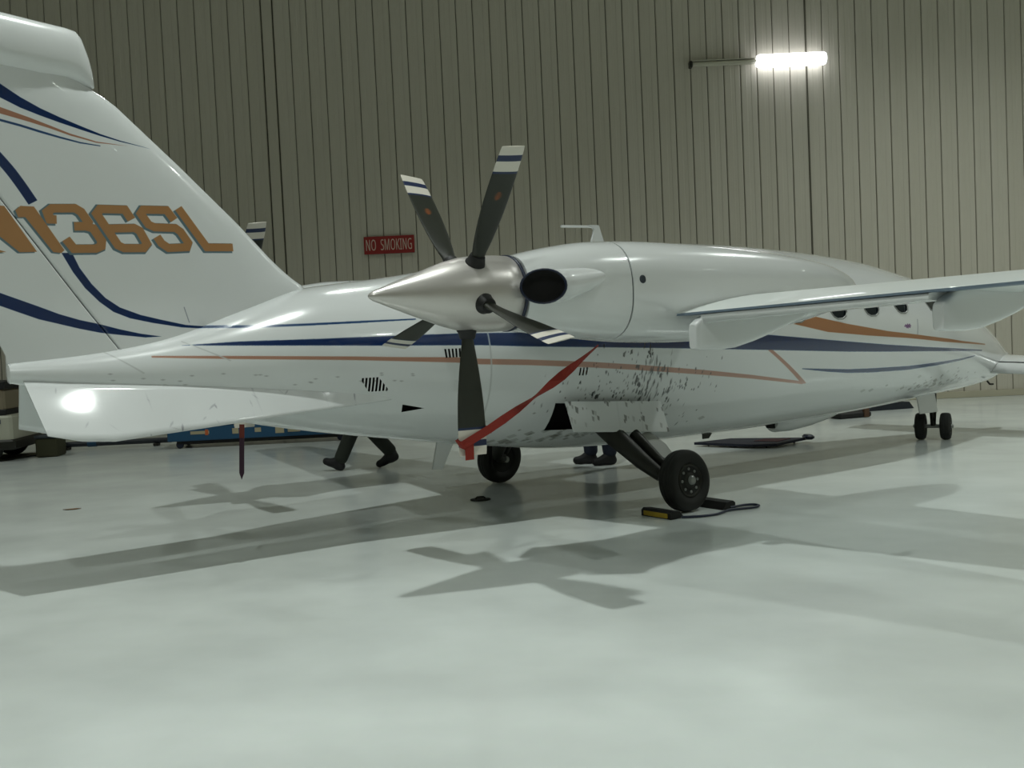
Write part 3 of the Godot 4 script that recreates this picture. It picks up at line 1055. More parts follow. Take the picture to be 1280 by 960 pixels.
	for sd in [1.0, -1.0]:
		st = new_st()
		rings = []
		for i in 9:
			var y := 0.06 + 2.05 * i / 8.0
			var le := 12.98 + (y - 0.06) * 0.42
			rings.append(wing_ring(le, lerpf(0.95, 0.55, i / 8.0), y * sd, 3.84 + 0.0 * y, 0.10, 1.0))
		loft(st, rings, true, true, sd < 0)
		obj("tailplane", done(st), M.white, plane)
	# ventral strakes, splayed outwards
	for sd in [1.0, -1.0]:
		st = new_st()
		rings = []
		var F := P(10.16, 0.57 * sd, 1.135)
		var R := P(12.98, 0.09 * sd, 1.435)
		var T1 := P(12.928, 0.5 * sd, 1.065)
		var T2 := P(12.545, 0.52 * sd, 0.986)
		# skin as thin tapered slab: root edge follows the flank slightly inside it
		var root := []
		var tip := []
		for i in 13:
			var f := i / 12.0
			var a := lerpf(10.16, 12.98, f)
			var h := lerpf(1.135, 1.435, pow(f, 0.9))
			var p := fus_side(a, h, -0.015)
			p.z *= sd
			root.append(p)
		var out := root.duplicate()
		out.append(T1)
		out.append(T1.lerp(T2, 0.5) + Vector3(0, -0.012, 0))
		out.append(T2)
		var nrm: Vector3 = (T2 - F).cross(R - F).normalized()
		# build as strips root->free edge
		for i in 13:
			var f := i / 12.0
			var free: Vector3 = F.lerp(T2, f / 0.85) if f <= 0.85 else T2.lerp(T1, (f - 0.85) / 0.15) + Vector3(0, -0.012 * sin(PI * (f - 0.85) / 0.15), 0)
			var th := 0.004 + 0.012 * sin(PI * clampf(f, 0.05, 0.9))
			var A: Vector3 = root[i]
			var rg := PackedVector3Array()
			for k in 9:
				rg.append(A.lerp(free, k / 8.0) + nrm * lerpf(th, 0.004, k / 8.0))
			for k in range(8, -1, -1):
				rg.append(A.lerp(free, k / 8.0) - nrm * lerpf(th, 0.004, k / 8.0))
			rings.append(rg)
		var flip: bool = sd > 0
		loft(st, rings, true, true, flip)
		obj("ventral_strake", done(st), M.strake if M.has("strake") else strake_paint(), plane)

func strake_paint() -> Material:
	var img := Image.create(512, 128, true, Image.FORMAT_RGB8)
	img.fill(Color(0.89, 0.90, 0.90))
	for i in 46:
		var c := Vector2(rng.randf() * 512, rng.randf() * 128)
		var d := Vector2(rng.randf_range(-8, 8), rng.randf_range(2, 9))
		var w := Vector2(rng.randf_range(0.6, 1.6), 0.5)
		fill_poly(img, PackedVector2Array([c - d, c - d * 0.2 + w, c + d, c - d * 0.1 - w]), Color(0.36, 0.36, 0.42), rng.randf_range(0.3, 0.9))
	var m := mat(Color(0.94, 0.94, 0.94), 0.09, 0.0, 0.0)
	m.albedo_texture = texture_of(img)
	m.uv1_triplanar = true
	m.uv1_scale = Vector3(0.38, 1.5, 0.38)
	M.strake = m
	return m

func wing_ring(le: float, chord: float, l: float, h: float, thick: float, x1: float, droop := 0.0) -> PackedVector3Array:   # cambered section at span l; h = chord line height at the trailing edge
	var r := PackedVector3Array()
	var n := 18
	for k in n + 1:
		var f := (0.5 + 0.5 * cos(PI * k / n)) * x1
		r.append(P(le + chord * f, l, h + chord * (thick * 0.58 * foil(f) * 0.5 * 2.0 / 2.0 + 0.10 * f * (1 - f)) + chord * thick * 0.2 * foil(f)))
	for k in range(1, n + 1):
		var f := (0.5 - 0.5 * cos(PI * k / n)) * x1
		r.append(P(le + chord * f, l, h - chord * thick * 0.30 * foil(f) + chord * 0.05 * f * (1 - f) - 0.004))
	return r

func nacelle(s: float) -> void:
	var st := new_st()
	var front := []
	var aft := []
	for i in 41:
		front.append(nac_ring(lerpf(6.5, 9.413, i / 40.0), s))
	for i in 21:
		aft.append(nac_ring(lerpf(9.427, 10.24, i / 20.0), s))
	loft(st, front, true, true, s < 0)
	var na := obj("nacelle", done(st), M.white, plane)
	st = new_st()
	loft(st, aft, true, true, s < 0)
	obj("engine_cowling", done(st), M.white, na)
	st = new_st()
	loft(st, [nac_ring(9.40, s, 0.010), nac_ring(9.44, s, 0.010)], false, false, s < 0)
	obj("cowling_seam", done(st), M.gap, na)
	# exhaust stubs, one each side, mouths facing aft and outboard
	for o in [1.0, -1.0]:
		var d := Vector3(-0.62, 0.0, 0.785 * o).normalized()
		var c := P(10.15, s * 2.09 + o * 0.30, 1.905)
		var u := Vector3(0, 1, 0)
		var v := d.cross(u).normalized()
		st = new_st()
		var rings := []
		for q in [[0.085, 1.0], [0.125, 1.0], [0.132, 0.97], [0.132, 0.92], [0.122, 0.89], [0.085, 0.80], [0.07, 0.6]]:
			rings.append(ring(c + d * q[0], v, u, 0.158 * q[1], 0.118 * q[1], 28))
		rings.push_front(rings[0])
		# bulged fairing running forward from the mouth
		var fair := []
		for q in [[0.75, 0.11, 0.3, 0.05], [0.5, 0.065, 0.58, 0.03], [0.28, 0.03, 0.82, 0.01], [0.12, 0.008, 0.95, 0.0]]:
			var cc := c + Vector3(q[0], q[1], -o * q[1]) + d * 0.03
			fair.append(ring(cc, v.lerp(Vector3(0, 0, v.z).normalized(), q[0]).normalized(), u, 0.158 * q[2], 0.118 * q[2], 28))
		fair.append(rings[1])
		fair.append(rings[2])
		loft(st, fair, true, false)
		var ex := obj("exhaust_stub", done(st), M.white, na)
		st = new_st()
		loft(st, rings.slice(2, 6), false, false)
		obj("exhaust_lip", done(st), M.navy, ex)
		st = new_st()
		loft(st, rings.slice(5, 8), false, true)
		obj("exhaust_throat", done(st), M.soot, ex)
	obj("breather_port", lathe_mesh(P(9.33, s * (2.09 + 0.362), 1.945), Vector3(0, 0.1, s).normalized(), [[-0.02, 0.03], [0.012, 0.03], [0.014, 0.024]], 18), M.gap, na)

func wing(s: float) -> void:
	var st := new_st()
	var rings := []
	var span := [0.7, 1.6, 2.3, 2.4, 2.45, 2.5, 2.6, 2.8, 3.1, 3.6, 4.2, 4.9, 5.6, 6.3, 6.8, 6.98, 7.03]
	for y in span:
		var te: float = 9.0 - 0.18 * (y - 2.4)
		var le: float = 7.42 + 0.02 * (y - 2.4)
		if y > 6.9:
			le += (y - 6.9) * 1.5
		var th := 0.125 if y < 6.9 else 0.08
		rings.append(wing_ring(le, te - le, y * s, 1.69 + 0.032 * (y - 2.3), th, 1.0))
	loft(st, rings, true, true, s < 0)
	var w := obj("wing", done(st), M.wing_paint, plane)
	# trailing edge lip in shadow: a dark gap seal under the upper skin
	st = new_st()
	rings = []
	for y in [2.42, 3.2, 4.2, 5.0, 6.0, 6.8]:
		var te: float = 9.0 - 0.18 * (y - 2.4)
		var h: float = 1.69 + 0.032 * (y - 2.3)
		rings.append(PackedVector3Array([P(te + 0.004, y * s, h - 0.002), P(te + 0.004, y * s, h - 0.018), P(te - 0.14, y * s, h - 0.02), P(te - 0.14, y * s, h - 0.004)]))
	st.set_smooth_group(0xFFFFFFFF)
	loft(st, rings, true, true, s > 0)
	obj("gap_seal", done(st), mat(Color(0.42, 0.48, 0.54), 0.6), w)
	# lowered flap
	st = new_st()
	rings = []
	for y in [2.64, 3.4, 4.27]:
		var te: float = 9.0 - 0.18 * (y - 2.4)
		var h: float = 1.69 + 0.032 * (y - 2.3) - 0.035
		var dr: float = lerpf(0.045, 0.025, (y - 2.75) / 1.52)
		rings.append(PackedVector3Array([P(te - 0.20, y * s, h + 0.022), P(te - 0.03, y * s, h + 0.016), P(te - 0.004, y * s, h + 0.012), P(te + 0.002, y * s, h - dr), P(te - 0.04, y * s, h - dr - 0.006), P(te - 0.20, y * s, h - 0.03)]))
	loft(st, rings, true, true, s < 0)
	obj("flap", done(st), M.white, w)
	# flap hinge fairings: deep blunt-tailed pods under the wing
	for q in [[2.62, 9.02, 0.0], [4.3, 8.615, 0.0]]:
		var y: float = q[0]
		var a0: float = q[1]
		var top: float = 1.69 + 0.032 * (y - 2.3)
		st = new_st()
		rings = []
		for p in [[0.0, -0.262, -0.095, 0.035], [0.006, -0.270, -0.085, 0.042], [0.05, -0.276, -0.055, 0.047], [0.15, -0.280, -0.015, 0.05], [0.25, -0.282, 0.005, 0.05], [0.40, -0.274, 0.01, 0.05], [0.60, -0.235, 0.01, 0.05], [0.80, -0.185, 0.01, 0.048], [1.02, -0.115, 0.01, 0.044], [1.25, -0.05, 0.01, 0.034], [1.38, -0.015, 0.01, 0.012]]:
			var a: float = a0 - p[0]
			var k: float = 1.0 if y < 3 else 0.93
			var hb: float = top + p[1] * k + (0.0 if y < 3 else 0.0)
			var ht: float = top + p[2]
			var r := PackedVector3Array()
			for e in 32:
				var t := TAU * e / 32
				r.append(P(a, s * (y + p[3] * signf(sin(t)) * pow(absf(sin(t)), 0.4)), (hb + ht) / 2 + (ht - hb) / 2 * signf(cos(t)) * pow(absf(cos(t)), 0.4)))
			rings.append(r)
		loft(st, rings, true, true, s > 0)
		obj("flap_fairing", done(st), M.white, w)

func propeller(s: float) -> void:
	var pr := Node3D.new()
	pr.name = "propeller"
	plane.add_child(pr, true)
	pr.position = P(10.585, 2.09 * s, 1.88)
	var ax := Vector3(-1, 0, 0)
	obj("spinner", lathe_mesh(Vector3.ZERO, ax, [[-0.315, 0.25], [-0.31, 0.257], [-0.2, 0.259], [-0.06, 0.256], [0.05, 0.243], [0.15, 0.219], [0.25, 0.187], [0.35, 0.152], [0.45, 0.118], [0.55, 0.083], [0.64, 0.05], [0.69, 0.032], [0.715, 0.018], [0.725, 0.006]], 48), M.spinner, pr)
	obj("spinner_ring", lathe_mesh(Vector3.ZERO, ax, [[-0.335, 0.252], [-0.333, 0.263], [-0.317, 0.263], [-0.315, 0.252]], 48), M.navy, pr)
	if not M.has("blade"):
		var img := Image.create(32, 512, true, Image.FORMAT_RGB8)
		var R0 := 0.2
		for y in 512:
			var r := R0 + (y + 0.5) / 512.0 * (1.08 - R0)
			var c := Color(0.125, 0.135, 0.095)
			if r > 1.02:
				c = Color(0.84, 0.82, 0.78)
			elif r > 0.978:
				c = Color(0.10, 0.16, 0.30)
			elif r > 0.908:
				c = Color(0.84, 0.82, 0.78)
			elif r > 0.893:
				c = Color(0.10, 0.16, 0.30)
			for x in 32:
				img.set_pixel(x, y, c)
		# small orange emblem at three quarters radius
		for q in [[8.0, 315.0, 1.7, 17.0], [8.6, 306.0, 1.0, 11.0]]:
			var pts := PackedVector2Array()
			for k in 14:
				var t := TAU * k / 14
				pts.append(Vector2(q[0] + q[2] * cos(t), q[1] + q[3] * sin(t)))
			fill_poly(img, pts, Color(0.50, 0.26, 0.10), 0.8)
		M.blade = mat(Color.WHITE, 0.45)
		M.blade.albedo_texture = texture_of(img)
		var st := new_st()
		var rings := []
		var CH := [[0.2, 0.085, 0.07, 100.0], [0.3, 0.095, 0.05, 98.0], [0.4, 0.130, 0.032, 95.0], [0.55, 0.170, 0.024, 91.0], [0.75, 0.200, 0.018, 86.0], [0.95, 0.208, 0.013, 82.0], [1.06, 0.203, 0.010, 80.0], [1.08, 0.195, 0.007, 79.5]]
		var uvs := []
		for i in 34:
			var r := lerpf(0.2, 1.08, i / 33.0)
			var c := tab(CH, 1, r)
			var t := tab(CH, 2, r)
			var be := deg_to_rad(tab(CH, 3, r))
			var cd := Vector3(-sin(be), 0, cos(be))
			var nd := Vector3(cos(be), 0, sin(be))
			var rg := PackedVector3Array()
			for k in 20:
				var th := TAU * k / 20
				var x := cos(th) * 0.5
				rg.append(Vector3(0, r, 0) + cd * (x * c) + nd * (sin(th) * t * 0.5 * (1.0 - 0.35 * x)))
			rings.append(rg)
		loft(st, rings, true, true, true)
		var m := done(st)
		var arr := m.surface_get_arrays(0)
		var us := PackedVector2Array()
		for v in arr[Mesh.ARRAY_VERTEX]:
			var be := deg_to_rad(tab(CH, 3, v.y))
			var across: float = v.dot(Vector3(-sin(be), 0, cos(be))) / 0.22 + 0.5
			var port: bool = v.dot(Vector3(cos(be), 0, sin(be))) > 0.0
			us.append(Vector2(clampf(across, 0.02, 0.98) * 0.5 + (0.0 if port else 0.5), clampf((v.y - 0.2) / 0.88, 0.001, 0.999)))
		arr[Mesh.ARRAY_TEX_UV] = us
		M.blade_mesh = ArrayMesh.new()
		M.blade_mesh.add_surface_from_arrays(Mesh.PRIMITIVE_TRIANGLES, arr)
		M.collar_mesh = lathe_mesh(Vector3(0, 0.2, 0), Vector3.UP, [[0.0, 0.070], [0.046, 0.070], [0.05, 0.064], [0.10, 0.05]], 24)
	for k in 5:
		var b := obj("blade", M.blade_mesh, M.blade, pr)
		b.rotation.x = 0.626 + k * TAU / 5
		var c := obj("blade_collar", M.collar_mesh, M.black, pr)
		c.rotation.x = b.rotation.x

func wheel(parent: Node3D, c: Vector3, axis: Vector3, r: float, w: float, out: float) -> void:
	var h := w / 2
	var ri := r * 0.56
	obj("tyre", lathe_mesh(c, axis, [[-h * 0.72, ri * 0.97], [-h * 0.86, ri * 1.05], [-h, r * 0.78], [-h * 0.92, r * 0.90], [-h * 0.66, r * 0.972], [-h * 0.5, r * 0.985], [-h * 0.47, r * 0.972], [-h * 0.43, r * 0.99], [-h * 0.05, r], [0.0, r * 0.986], [h * 0.05, r], [h * 0.43, r * 0.99], [h * 0.47, r * 0.972], [h * 0.5, r * 0.985], [h * 0.66, r * 0.972], [h * 0.92, r * 0.90], [h, r * 0.78], [h * 0.86, ri * 1.05], [h * 0.72, ri * 0.97]], 44), M.rubber, parent)
	var d := axis * out
	obj("wheel_rim", lathe_mesh(c + d * h * 0.55, d, [[-0.02, ri * 0.98], [0.022, ri * 0.98], [0.03, ri * 0.9], [0.012, ri * 0.82], [0.006, ri * 0.5], [0.03, ri * 0.42], [0.034, ri * 0.3]], 32, false, true), M.gear_dark, parent)
	obj("hub_cap", lathe_mesh(c + d * h * 0.55, d, [[0.02, ri * 0.28], [0.05, ri * 0.26], [0.058, ri * 0.16]], 20), M.grey_metal, parent)
	var st := new_st()
	var f := frame_of(axis)
	for k in 8:
		var t := TAU * k / 8
		var p: Vector3 = c + d * h * 0.55 + (f[0] * cos(t) + f[1] * sin(t)) * ri * 0.66
		lathe(st, p, d, [[0.0, r * 0.05], [0.02, r * 0.05], [0.022, r * 0.03]], 8)
	obj("wheel_bolts", done(st), M.grey_metal, parent).set_meta("kind", "stuff")

func main_gear(s: float) -> void:
	var g := Node3D.new()
	g.name = "main_landing_gear"
	plane.add_child(g, true)
	wheel(g, P(8.0, 1.42 * s, 0.268), Vector3(0.08, 0.10 * s, 1).normalized(), 0.268, 0.17, s)
	obj("strut", tube_mesh([P(8.32, 0.66 * s, 0.80), P(8.28, 0.86 * s, 0.64), P(8.2, 1.12 * s, 0.43), P(8.13, 1.27 * s, 0.31)], [0.10, 0.095, 0.075, 0.055], 14), M.gear_dark, g)
	obj("trailing_arm", tube_mesh([P(8.16, 1.24 * s, 0.35), P(8.08, 1.29 * s, 0.28), P(8.0, 1.33 * s, 0.268)], [0.05, 0.05, 0.045], 12), M.gear_dark, g)
	obj("axle", tube_mesh([P(8.0, 1.28 * s, 0.262), P(8.0, 1.42 * s, 0.268)], 0.035, 12), M.grey_metal, g)
	obj("shock_absorber", tube_mesh([P(8.10, 0.9 * s, 0.66), P(8.06, 1.12 * s, 0.47), P(8.02, 1.26 * s, 0.35)], [0.05, 0.045, 0.03], 12), M.dark_metal, g)
	obj("leg_fairing", slab_mesh([P(7.90, 0.86 * s, 0.66), P(7.82, 1.0 * s, 0.54), P(7.82, 1.13 * s, 0.42), P(7.90, 1.17 * s, 0.40), P(8.03, 1.10 * s, 0.47), P(8.10, 0.92 * s, 0.62)], Vector3(0.0, 0.008, 0.008 * s)), M.grey_paint, g)

func nose_gear() -> void:
	var g := Node3D.new()
	g.name = "nose_landing_gear"
	plane.add_child(g, true)
	g.position = P(2.21, 0, 0)
	g.rotation.y = deg_to_rad(27.0)
	for s in [1.0, -1.0]:
		wheel(g, Vector3(0, 0.172, 0.15 * s), Vector3(0, 0, 1), 0.172, 0.125, s)
	obj("axle", tube_mesh([Vector3(0, 0.172, -0.15), Vector3(0, 0.172, 0.15)], 0.025, 10), M.grey_metal, g)
	obj("strut", tube_mesh([Vector3(0.02, 0.66, 0), Vector3(0.02, 0.4, 0), Vector3(0.0, 0.172, 0)], [0.05, 0.045, 0.032], 14), M.gear_dark, g)
	obj("torque_link", tube_mesh([Vector3(-0.05, 0.46, 0), Vector3(-0.12, 0.36, 0), Vector3(-0.03, 0.25, 0)], 0.018, 8), M.dark_metal, g)
	var d := [P(2.72, 0.10, 0.67), P(2.33, 0.10, 0.65), P(2.31, 0.13, 0.37), P(2.68, 0.13, 0.37)]
	for k in d.size():
		d[k] = d[k]
	obj("nose_gear_door", slab_mesh(d, Vector3(0, 0, 0.008)), M.white, plane)

func foreplane(s: float) -> void:
	var st := new_st()
	var rings := []
	for i in 8:
		var f := i / 7.0
		var y := 0.12 + 1.57 * f
		rings.append(wing_ring(0.60 + 0.10 * f, lerpf(0.62, 0.45, f), y * s, 0.96 - 0.05 * f, 0.17, 1.0))
	loft(st, rings, true, true, s < 0)
	var fp := obj("foreplane", done(st), M.white, plane)
	st = new_st()
	rings = []
	for i in 4:
		var f := i / 3.0
		var y := 0.2 + 1.45 * f
		var te := lerpf(1.22, 1.15, f)
		var h := 0.965 - 0.05 * f
		rings.append(PackedVector3Array([P(te - 0.10, y * s, h - 0.01), P(te + 0.05, y * s, h - 0.03), P(te + 0.17, y * s, h - 0.14), P(te + 0.16, y * s, h - 0.155), P(te + 0.02, y * s, h - 0.09), P(te - 0.10, y * s, h - 0.05)]))
	loft(st, rings, true, true, s < 0)
	obj("foreplane_flap", done(st), M.white, fp)

func airframe_details() -> void:
	# aerial on the roof: swept mast with a thin bar
	obj("roof_aerial", slab_mesh([P(7.58, 0, 2.40), P(7.78, 0, 2.40), P(7.72, 0, 2.59), P(7.78, 0, 2.63), P(7.66, 0, 2.63)], Vector3(0, 0, 0.012)), M.white, plane)
	obj("aerial_bar", tube_mesh([P(7.70, 0, 2.615), P(8.12, 0, 2.61)], 0.012, 8), M.white, plane)
	obj("belly_aerial", slab_mesh([P(9.44, 0, 0.68), P(9.62, 0, 0.68), P(9.68, 0, 0.44), P(9.58, 0, 0.43)], Vector3(0, 0, 0.012)), M.white, plane)
	# belly pod ahead of the wing
	var st := new_st()
	var rings := []
	for q in [[5.26, 0.40, 0.10], [5.22, 0.365, 0.16], [5.0, 0.36, 0.19], [4.7, 0.385, 0.19], [4.4, 0.43, 0.16], [4.15, 0.49, 0.09]]:
		var r := PackedVector3Array()
		for k in 24:
			var t := TAU * k / 24
			r.append(P(q[0], q[2] * sin(t), 0.52 + (0.52 - q[1]) * cos(t)))
		rings.append(r)
	loft(st, rings, true, true, true)
	var pod := obj("belly_pod", done(st), M.white, plane)
	obj("pod_outlet", box_mesh(Vector3(0.02, 0.07, 0.12), 0.004, P(5.275, 0.0, 0.45)), M.black, pod)
	obj("drain_mast", slab_mesh([P(6.44, 0.1, 0.47), P(6.30, 0.1, 0.47), P(6.36, 0.1, 0.41), P(6.44, 0.1, 0.41)], Vector3(0, 0, 0.01)), M.dark_metal, plane)
	obj("pitot_probe", tube_mesh([P(1.32, 0.22, 0.70), P(1.28, 0.23, 0.655), P(1.2, 0.23, 0.65)], 0.012, 8), M.dark_metal, plane)
	for q in [[11.45, 1.0], [11.9, 1.0]]:
		pass

func to_world(p: Vector3) -> Vector3:
	return plane.transform * p

func ribbon(pts: Array, widths: Array, dirs: Array, m: Material, called: String, parent: Node3D) -> void:
	var st := new_st()
	var rings := []
	for i in pts.size():
		var u: Vector3 = dirs[i].normalized() * widths[i] / 2
		var t: Vector3 = (pts[mini(i + 1, pts.size() - 1)] - pts[maxi(i - 1, 0)]).normalized()
		var v := t.cross(u).normalized() * 0.0025
		rings.append(PackedVector3Array([pts[i] + u + v, pts[i] - u + v, pts[i] - u - v, pts[i] + u - v]))
	st.set_smooth_group(0xFFFFFFFF)
	loft(st, rings)
	obj(called, done(st), m, parent)

func loose_things() -> void:
	# strap that ties the near propeller's lowest blade to the nacelle
	var tip := to_world(P(10.585, 2.09, 0.87))
	var t := thing("propeller_tie_strap", "red webbing strap tying the near propeller's lowest blade up to the nacelle", "strap", tip)
	var lo_end := to_world(P(10.475, 2.13, 0.965)) - tip
	var top := to_world(P(9.48, 2.12, 1.49)) - tip
	var along := (top - lo_end).normalized()
	var toward := (plane.basis * Vector3(-0.57, 0.0, 0.82)).normalized()
	var face := along.cross(toward).normalized()
	var pts := []
	var wd := []
	var dr := []
	var left := to_world(P(10.69, 2.125, 0.875)) - tip
	for q in [[0.0, 0.9], [0.5, 0.9], [1.0, 0.85]]:
		pts.append(left.lerp(lo_end, q[0]))
		wd.append(0.056)
		dr.append(face)
	for q in [[0.12, 0.8], [0.25, 0.62], [0.33, 0.32], [0.38, 0.14], [0.45, 0.4], [0.55, 0.85], [0.65, 1.0], [0.75, 0.8], [0.84, 0.45], [0.92, 0.25], [1.0, 0.14]]:
		pts.append(lo_end.lerp(top, q[0]) + Vector3(0, -0.02 * sin(PI * q[0]), 0))
		wd.append(0.068)
		var ang: float = acos(q[1]) * (1.0 if q[0] < 0.385 else -1.0)
		dr.append(face * cos(ang) + toward * sin(ang))
	ribbon(pts, wd, dr, M.red, "webbing", t)
	var back_pts := []
	for q in [[10.69, 2.125, 0.875], [10.70, 2.09, 0.885], [10.60, 2.06, 0.92], [10.475, 2.055, 0.96], [10.465, 2.09, 0.967], [10.475, 2.13, 0.965]]:
		back_pts.append(to_world(P(q[0], q[1], q[2])) - tip)
	ribbon(back_pts, [0.062, 0.062, 0.062, 0.062, 0.062, 0.062], [face, face, face, face, face, face], M.red, "loop", t)
	var tl := to_world(P(10.635, 2.128, 0.90)) - tip
	var rt: Vector3 = plane.basis * Vector3(1, 0, 0)
	obj("hanging_tail", slab_mesh([tl - rt * 0.036, tl + rt * 0.036, tl + rt * 0.034 + Vector3(0, -0.125, 0), tl - rt * 0.036 + Vector3(0, -0.125, 0)], toward * 0.003), M.red, t)
	# dark red streamer hanging from the strake
	var sp := to_world(P(11.60, 0.545, 1.03))
	var fl := thing("warning_streamer", "narrow dark red streamer hanging straight down from the tail strake", "streamer", sp)
	fl.rotation.z = -0.06
	var pl := [Vector3(-0.018, 0.0, 0), Vector3(0.018, 0.0, 0), Vector3(0.018, -0.36, 0), Vector3(0.0, -0.41, 0), Vector3(-0.018, -0.36, 0)]
	obj("upper_band", slab_mesh([Vector3(-0.0185, 0.0, 0), Vector3(0.0185, 0.0, 0), Vector3(0.0185, -0.1, 0), Vector3(-0.0185, -0.1, 0)], Vector3(0, 0, 0.003)), mat(Color(0.36, 0.12, 0.07), 0.8), fl)
	obj("streamer_cloth", slab_mesh(pl, Vector3(0, 0, 0.002)), mat(Color(0.17, 0.06, 0.14), 0.8), fl)
	# wheel chocks joined by a cord
	var wc := to_world(P(8.0, 1.42, 0.0))
	var ch := thing("wheel_chocks", "yellow and black wheel chocks joined by dark cord, around the near main wheel", "chock", wc, YAW)
	for q in [[-0.30, 1.0], [0.30, -1.0]]:
		var c := Node3D.new()
		c.name = "chock"
		ch.add_child(c, true)
		c.position = Vector3(q[0], 0, 0.04)
		c.scale = Vector3(1, 0.72, 0.9)
		var sgn: float = q[1]
		obj("block", slab_mesh([Vector3(-0.085 * sgn, 0.002, 0), Vector3(0.075 * sgn, 0.002, 0), Vector3(0.02 * sgn, 0.085, 0), Vector3(-0.06 * sgn, 0.095, 0), Vector3(-0.085 * sgn, 0.07, 0)], Vector3(0, 0, 0.20)), M.black, c)
		obj("yellow_face", box_mesh(Vector3(0.012, 0.055, 0.32), 0.003, Vector3(-0.088 * sgn, 0.04, 0)), M.yellow, c)
	var cord := []
	for q in [[-0.28, 0.24], [-0.15, 0.33], [0.0, 0.36], [0.12, 0.33], [0.22, 0.30], [0.33, 0.33], [0.45, 0.37], [0.55, 0.34], [0.56, 0.27], [0.48, 0.22], [0.38, 0.22], [0.32, 0.22]]:
		cord.append(Vector3(q[0], 0.014, q[1]))
	obj("cord", tube_mesh(smooth_path(cord, 5), 0.011, 8), M.navy, ch)
	# small dark plate in the floor
	var td := thing("floor_tie_down", "small dark round tie-down plate set in the floor under the fuselage", "tie-down", Vector3(-0.36, 0.0, -10.34))
	obj("plate", lathe_mesh(Vector3(0, 0.001, 0), Vector3.UP, [[0.0, 0.10], [0.008, 0.10], [0.012, 0.085]], 24), M.black, td)
	obj("ring", tube_mesh([Vector3(-0.05, 0.014, 0), Vector3(-0.03, 0.03, 0), Vector3(0.03, 0.03, 0), Vector3(0.05, 0.014, 0)], 0.008, 8), M.dark_metal, td)
	tag(obj("dry_leaf", slab_mesh([Vector3(-0.09, 0.004, 0), Vector3(-0.03, 0.008, 0.04), Vector3(0.05, 0.006, 0.03), Vector3(0.10, 0.01, -0.01), Vector3(0.02, 0.006, -0.04)], Vector3(0, 0.002, 0)), mat(Color(0.45, 0.36, 0.25), 0.9), null, Vector3(-4.62, 0.0, -10.97)), "small curled brown leaf lying alone on the pale floor", "leaf")

func smooth_path(p: Array, n: int) -> Array:
	var o := []
	for i in p.size() - 1:
		for k in n:
			o.append(p[i].cubic_interpolate(p[i + 1], p[maxi(i - 1, 0)], p[mini(i + 2, p.size() - 1)], float(k) / n))
	o.append(p[-1])
	return o

